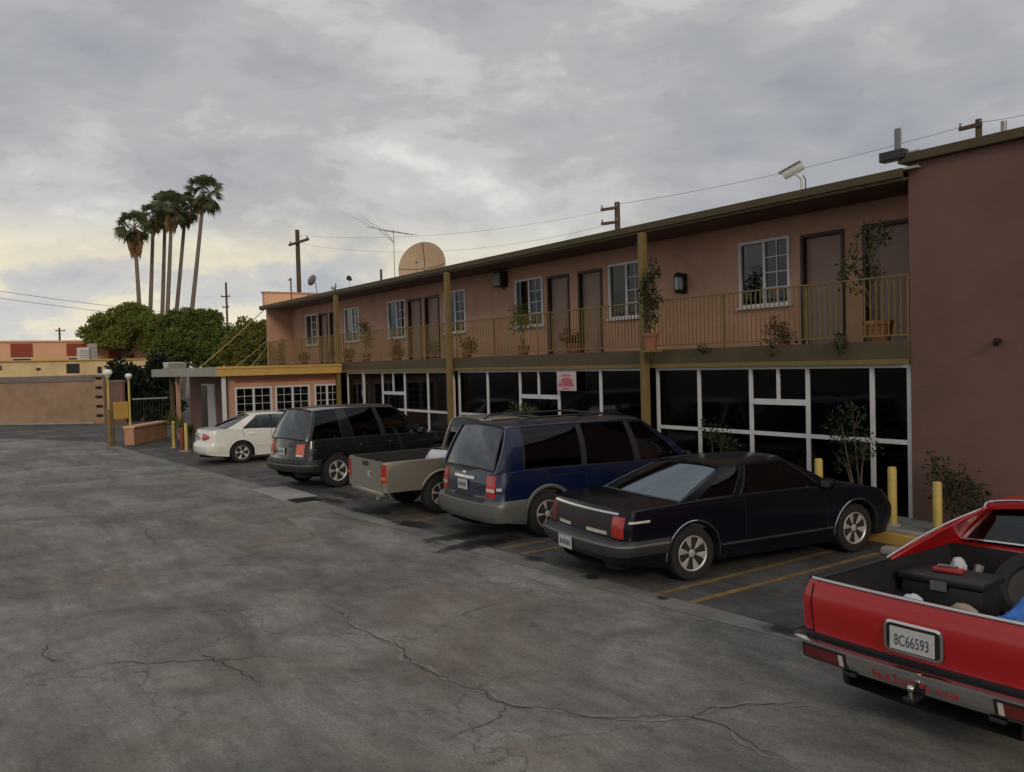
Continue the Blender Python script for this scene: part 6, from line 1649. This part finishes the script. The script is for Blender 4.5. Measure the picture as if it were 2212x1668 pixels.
# globe lamps, sign board, planter, gate
M_globe = mat('opal_globe', (0.80, 0.80, 0.76), 0.3, var=0.03)
def globe_lamp(px, gy, top, label, thick):
    p = onZ(px, gy); p = Vector((p.x, p.y, 0)); D = (p-CC).dot(CF); z1 = onD(px, top, D).z
    t = thing('globe_lamp', label, 'lamp post', p, group='globe lamps by the driveway'); r = 9*D/PF if thick else 6.5*D/PF
    mb = MB(); mb.cyl((0, 0, 0), (0, 0, z1-r*1.6), 0.045, 0.038, n=12); mb.build('post', M_yellow, t, smooth=40)
    if thick: mb = MB(); mb.cyl((0, 0, 0), (0, 0, 1.35), 0.085, n=14); mb.build('sleeve', M_mustard, t, smooth=40)
    mb = MB(); mb.lathe([(0.06, z1-r*2.1), (0.10, z1-r*1.9), (0.06, z1-r*1.75)], n=14); mb.build('collar', M_white, t, smooth=40)
    mb = MB(); mb.lathe([(r*math.sin(PI*i/12)*1.1, z1-r*0.9-r*0.85*math.cos(PI*i/12)) for i in range(13)], n=20); mb.build('globe', M_globe, t, smooth=60)
    return p
lA = globe_lamp(238, 965, 797, 'globe lamp on a thick mustard-sleeved post by the driveway', True)
lB = globe_lamp(283, 960, 806, 'slim globe lamp standing at the end of the low peach wall', False)
p = onZ(263, 962); D = (Vector((p.x, p.y, 0))-CC).dot(CF)
t = thing('sign_board', 'blank mustard board held between the two globe lamps', 'sign', (p.x, p.y, 0), math.atan2((lB-lA).y, (lB-lA).x))
z0_, z1_ = onD(263, 905, D).z, onD(263, 868, D).z; hw = (lB-lA).length/2-0.08
hw = 17*D/PF
mb = MB(); mb.cbox((0.02, -0.0, (z0_+z1_)/2), (2*hw, 0.06, z1_-z0_), ch=0.01); mb.build('board', M_fasciay, t)
for sx in (-1, 1):
    mb = MB(); mb.box(sx*hw*0.86-0.03, sx*hw*0.86+0.03, 0.035, 0.09, 0, z1_); mb.build('leg', M_mustard, t)
pl_, pr_ = onZ(290, 962), onZ(362, 946); d = (pr_-pl_); ang = math.atan2(d.y, d.x)
t = thing('planter_wall', 'low peach block wall beside the slim globe lamp', 'low wall', (pl_.x, pl_.y, 0), ang)
mb = MB(); mb.box(0, d.length, 0, 0.35, 0, 0.62); mb.build('wall', mat('peach_block', (0.50, 0.27, 0.16), 0.9, var=0.15, vscale=2, bump=0.3, bscale=30, dirt=(0.30, 0.17, 0.10), dscale=1.5, damt=0.6), t, bevel=0.015)
mb = MB(); mb.box(-0.03, d.length+0.03, -0.04, 0.39, 0.622, 0.70); mb.build('cap', M_peach, t, bevel=0.012)
ga, gb = onZ(288, 930), onZ(365, 925); d = gb-ga
t = thing('metal_gate', 'dark barred driveway gate under the evergreen mass', 'gate', (ga.x, ga.y, 0), math.atan2(d.y, d.x))
gl = d.length
mb = MB(); mb.box(0, gl, -0.02, 0.02, 1.42, 1.48); mb.build('top_rail', M_galv, t)
mb = MB(); mb.box(0, gl, -0.02, 0.02, 0.12, 0.17); mb.build('bottom_rail', M_black, t)
gm = MB(); gm.box(-0.012, 0.012, -0.012, 0.012, 0.17, 1.42); gm = gm.mesh('bar', M_black)
for i in range(int(gl/0.14)): shared('bar', gm, t, (0.07+i*0.14, 0, 0))
# spiky plants and posts beside the office porch
for k, (px, gy, h_, lab, m_) in enumerate(((376, 968, 0.95, 'thin yellow post left of the spiky plants by the office', M_yellow), (403, 975, 0.95, 'thin yellow post right of the spiky plants by the office', M_yellow), (394, 975, 0.8, 'rust red post among the spiky plants by the office', mat('rust_red_paint', (0.20, 0.05, 0.025), 0.8, var=0.3)))):
    p = onZ(px, gy); t = thing('guard_post', lab, 'post', (p.x, p.y, 0))
    mb = MB(); mb.lathe([(0, 0), (0.055, 0), (0.055, h_-0.03), (0.03, h_), (0, h_)], n=12); mb.build('pipe', m_, t, smooth=40)
    mb = MB(); mb.lathe([(0.11, 0), (0.1, 0.03), (0.06, 0.035)], n=12); mb.build('base_collar', M_conc, t)
for k, (px, gy, h_, lab) in enumerate(((372, 962, 1.35, 'tall spiky yucca left of the office porch'), (392, 968, 1.15, 'spiky yucca in front of the office porch'), (410, 966, 0.9, 'low spiky yucca close to the white sedan'))):
    p = onZ(px, gy); t = thing('yucca', lab, 'plant', (p.x, p.y, 0)); rnd = random.Random(70+k)
    mb = MB(); mb.tube([(0, 0, 0), (0.03, 0.02, h_*0.55)], [0.06, 0.045], 8); mb.build('trunk', M_bark, t, smooth=50)
    mb = MB()
    for j in range(70):
        a = j*2.4; el = rnd.uniform(-0.3, 1.4); d = Vector((math.cos(a)*math.cos(el), math.sin(a)*math.cos(el), math.sin(el)))
        leaf(mb, Vector((0.03, 0.02, h_*rnd.uniform(0.45, 0.62))), d, Vector((0, 0, 1)), h_*rnd.uniform(0.35, 0.52), 0.05)
    mb.build('foliage', M_leafy, t)

# ------------------------------------------------------------------ cargo
def in_bed(root, x, y, z): return root.matrix_basis @ Vector((x, y, z))
def crumple(name, label, cat, root, c, r, m_, seed, flat=0.7, n=3):
    bm = bmesh.new(); bmesh.ops.create_icosphere(bm, subdivisions=n, radius=1.0)
    for v_ in bm.verts:
        p = v_.co.copy(); k = 1+0.28*noise.noise(p*1.6+Vector((seed, 0, 0)))+0.14*noise.noise(p*4.1+Vector((0, seed, 0)))+0.05*noise.noise(p*9)
        v_.co = Vector((p.x*r[0]*k, p.y*r[1]*k, p.z*r[2]*k))
        v_.co.z = max(v_.co.z, -r[2]*flat)
    mb = MB(); bm.verts.index_update(); mb.add([v_.co for v_ in bm.verts], [[v_.index for v_ in f.verts] for f in bm.faces]); bm.free()
    o = mb.build(name, m_, smooth=50); o.matrix_basis = Matrix.Translation(in_bed(root, c[0], c[1], c[2]+r[2]*flat)) @ root.matrix_basis.to_3x3().to_4x4()
    return tag(o, label, cat)
M_bag = mat('white_plastic_bag', (0.55, 0.57, 0.62), 0.5, var=0.12, vscale=6)
crumple('plastic_bag', 'crumpled white plastic bag heaped in the bed of the tan pickup', 'bag', pk, (1.30, -0.42, 0.55), (0.30, 0.26, 0.33), M_bag, 2.0, 0.75)
# red pickup bed
FL = 0.445
def bed_thing(name, label, cat, x, y, rz=0.0, z=FL):
    t = thing(name, label, cat); t.matrix_basis = Matrix.Translation(in_bed(RED, x, y, z)) @ (RED.matrix_basis.to_3x3() @ Matrix.Rotation(rz, 3, 'Z')).to_4x4(); return t
M_bplast = mat('black_plastic', (0.020, 0.021, 0.022), 0.5, var=0.2, vscale=5)
t = bed_thing('tool_box', 'large black lidded tool box in the bed of the red pickup', 'tool box', 1.27, 0.42, R(3))
mb = MB(); mb.cbox((0, 0, 0.20), (0.36, 0.62, 0.40), ch=0.03); mb.build('case', M_bplast, t, smooth=40)
mb = MB(); mb.cbox((0, 0, 0.43), (0.40, 0.66, 0.06), ch=0.02); ld = mb.build('lid', M_bplast, t, smooth=40)
mb = MB(); mb.box(-0.215, -0.20, -0.06, 0.06, 0.36, 0.43); mb.build('latch', M_grey, t)
t = bed_thing('tool_tray', 'red tool tray lying on top of the black tool box', 'tray', 1.28, 0.44, R(12), FL+0.461)
mb = MB(); mb.cbox((0, 0, 0.018), (0.10, 0.22, 0.03), ch=0.01); mb.build('tray', mat('red_plastic', (0.34, 0.03, 0.035), 0.45, var=0.2), t, smooth=40)
mb = MB(); mb.tube([(0, -0.08, 0.03), (0, -0.07, 0.05), (0, 0.07, 0.05), (0, 0.08, 0.03)], 0.008, 6); mb.build('handle', M_grey, t)
t = bed_thing('spare_tyre', 'spare tyre leaning against the cab in the bed of the red pickup', 'tyre', 1.66, -0.06, 0, FL+0.34)
t.matrix_basis = t.matrix_basis @ Matrix.Rotation(R(-48), 4, 'Y')
mb = MB(); mb.lathe([(0.20, -0.09), (0.24, -0.11), (0.31, -0.09), (0.325, 0.0), (0.31, 0.09), (0.24, 0.11), (0.20, 0.09), (0.20, -0.09)], n=36); mb.build('tyre', M_tyre, t, smooth=40)
mb = MB(); mb.lathe([(0.20, 0.05), (0.14, 0.02), (0.05, 0.03), (0.0, 0.03)], n=30); mb.build('rim', M_rimwell, t, smooth=40)
t = bed_thing('parts_crate', 'open black crate of parts behind the cab glass in the red pickup', 'crate', 1.70, 0.56, R(-4))
mb = MB()
for a in ((-0.25, 0.25, -0.3, -0.27), (-0.25, 0.25, 0.27, 0.3), (-0.25, -0.22, -0.27, 0.27), (0.22, 0.25, -0.27, 0.27)): mb.box(a[0], a[1], a[2], a[3], 0, 0.34)
mb.box(-0.22, 0.22, -0.27, 0.27, 0, 0.03); mb.build('crate', M_bplast, t)
mb = MB(); mb.cbox((-0.06, 0.0, 0.19), (0.28, 0.46, 0.30), ch=0.02); mb.build('inner_box', M_bplast, t)
for k in range(5):
    rnd = random.Random(90+k); mb = MB(); mb.tube([(rnd.uniform(-.15, .15), rnd.uniform(-.2, .2), 0.05), (rnd.uniform(-.15, .15), rnd.uniform(-.2, .2), rnd.uniform(0.3, 0.45))], rnd.uniform(0.015, 0.04), 8); mb.build('metal_part', M_grey, t, smooth=40)
crumple('plastic_bag', 'small white knotted bag standing behind the black tool box', 'bag', RED, (1.62, 0.53, FL+0.35), (0.06, 0.06, 0.09), M_bag, 5.0, 0.8)
crumple('rag', 'white crumpled rag just inside the tailgate of the red pickup', 'rag', RED, (0.32, 0.20, FL+0.38), (0.07, 0.08, 0.07), M_bag, 7.0, 0.8)
crumple('cardboard_scrap', 'pale brown crumpled paper beside the blue tarpaulin', 'paper', RED, (0.34, -0.14, FL+0.38), (0.08, 0.09, 0.07), mat('brown_paper', (0.34, 0.26, 0.20), 0.9, var=0.2), 8.0, 0.8)
def tarp(u, v_):
    x = lerp(0.20, 0.95, u); y = lerp(-0.12, -0.78, v_)
    z = FL + lerp(0.30, 0.46, u)*min(1, 0.75+v_) + 0.10*abs(noise.noise((u*3.1, v_*2.3, 4)))+0.05*abs(noise.noise((u*7, v_*6, 1))) - 0.22*max(0, 0.18-v_)/0.18
    return (x+0.05*noise.noise((u*4, v_*4, 9)), y, z)
mb = MB(); mb.grid(tarp, 26, 20, lambda u, v_: (0, 0, -0.03)); o = mb.build('tarpaulin', mat('blue_tarpaulin', (0.025, 0.14, 0.52), 0.45, var=0.3, vscale=5), smooth=25)
o.matrix_basis = RED.matrix_basis.copy(); tag(o, 'bright blue folded tarpaulin draped by the tailgate of the red pickup', 'tarpaulin')
t = bed_thing('cooler_box', 'dark box hidden under the blue tarpaulin in the red pickup', 'box', 0.58, -0.54, 0)
mb = MB(); mb.cbox((0, 0, 0.13), (0.6, 0.42, 0.26), ch=0.03); mb.build('box', M_bplast, t, smooth=40)
mb = MB(); mb.cbox((0, 0, 0.27), (0.62, 0.44, 0.02), ch=0.006); mb.build('lid', M_bplast, t)
t = bed_thing('storage_tub', 'black storage tub under the rag and papers in the red pickup', 'tub', 0.36, 0.0, 0)
mb = MB(); mb.cbox((0, 0.06, 0.18), (0.34, 0.60, 0.36), ch=0.03); mb.build('tub', M_bplast, t, smooth=40)
mb = MB(); mb.cbox((0, 0.06, 0.368), (0.37, 0.63, 0.022), ch=0.008); mb.build('lid', M_bplast, t)
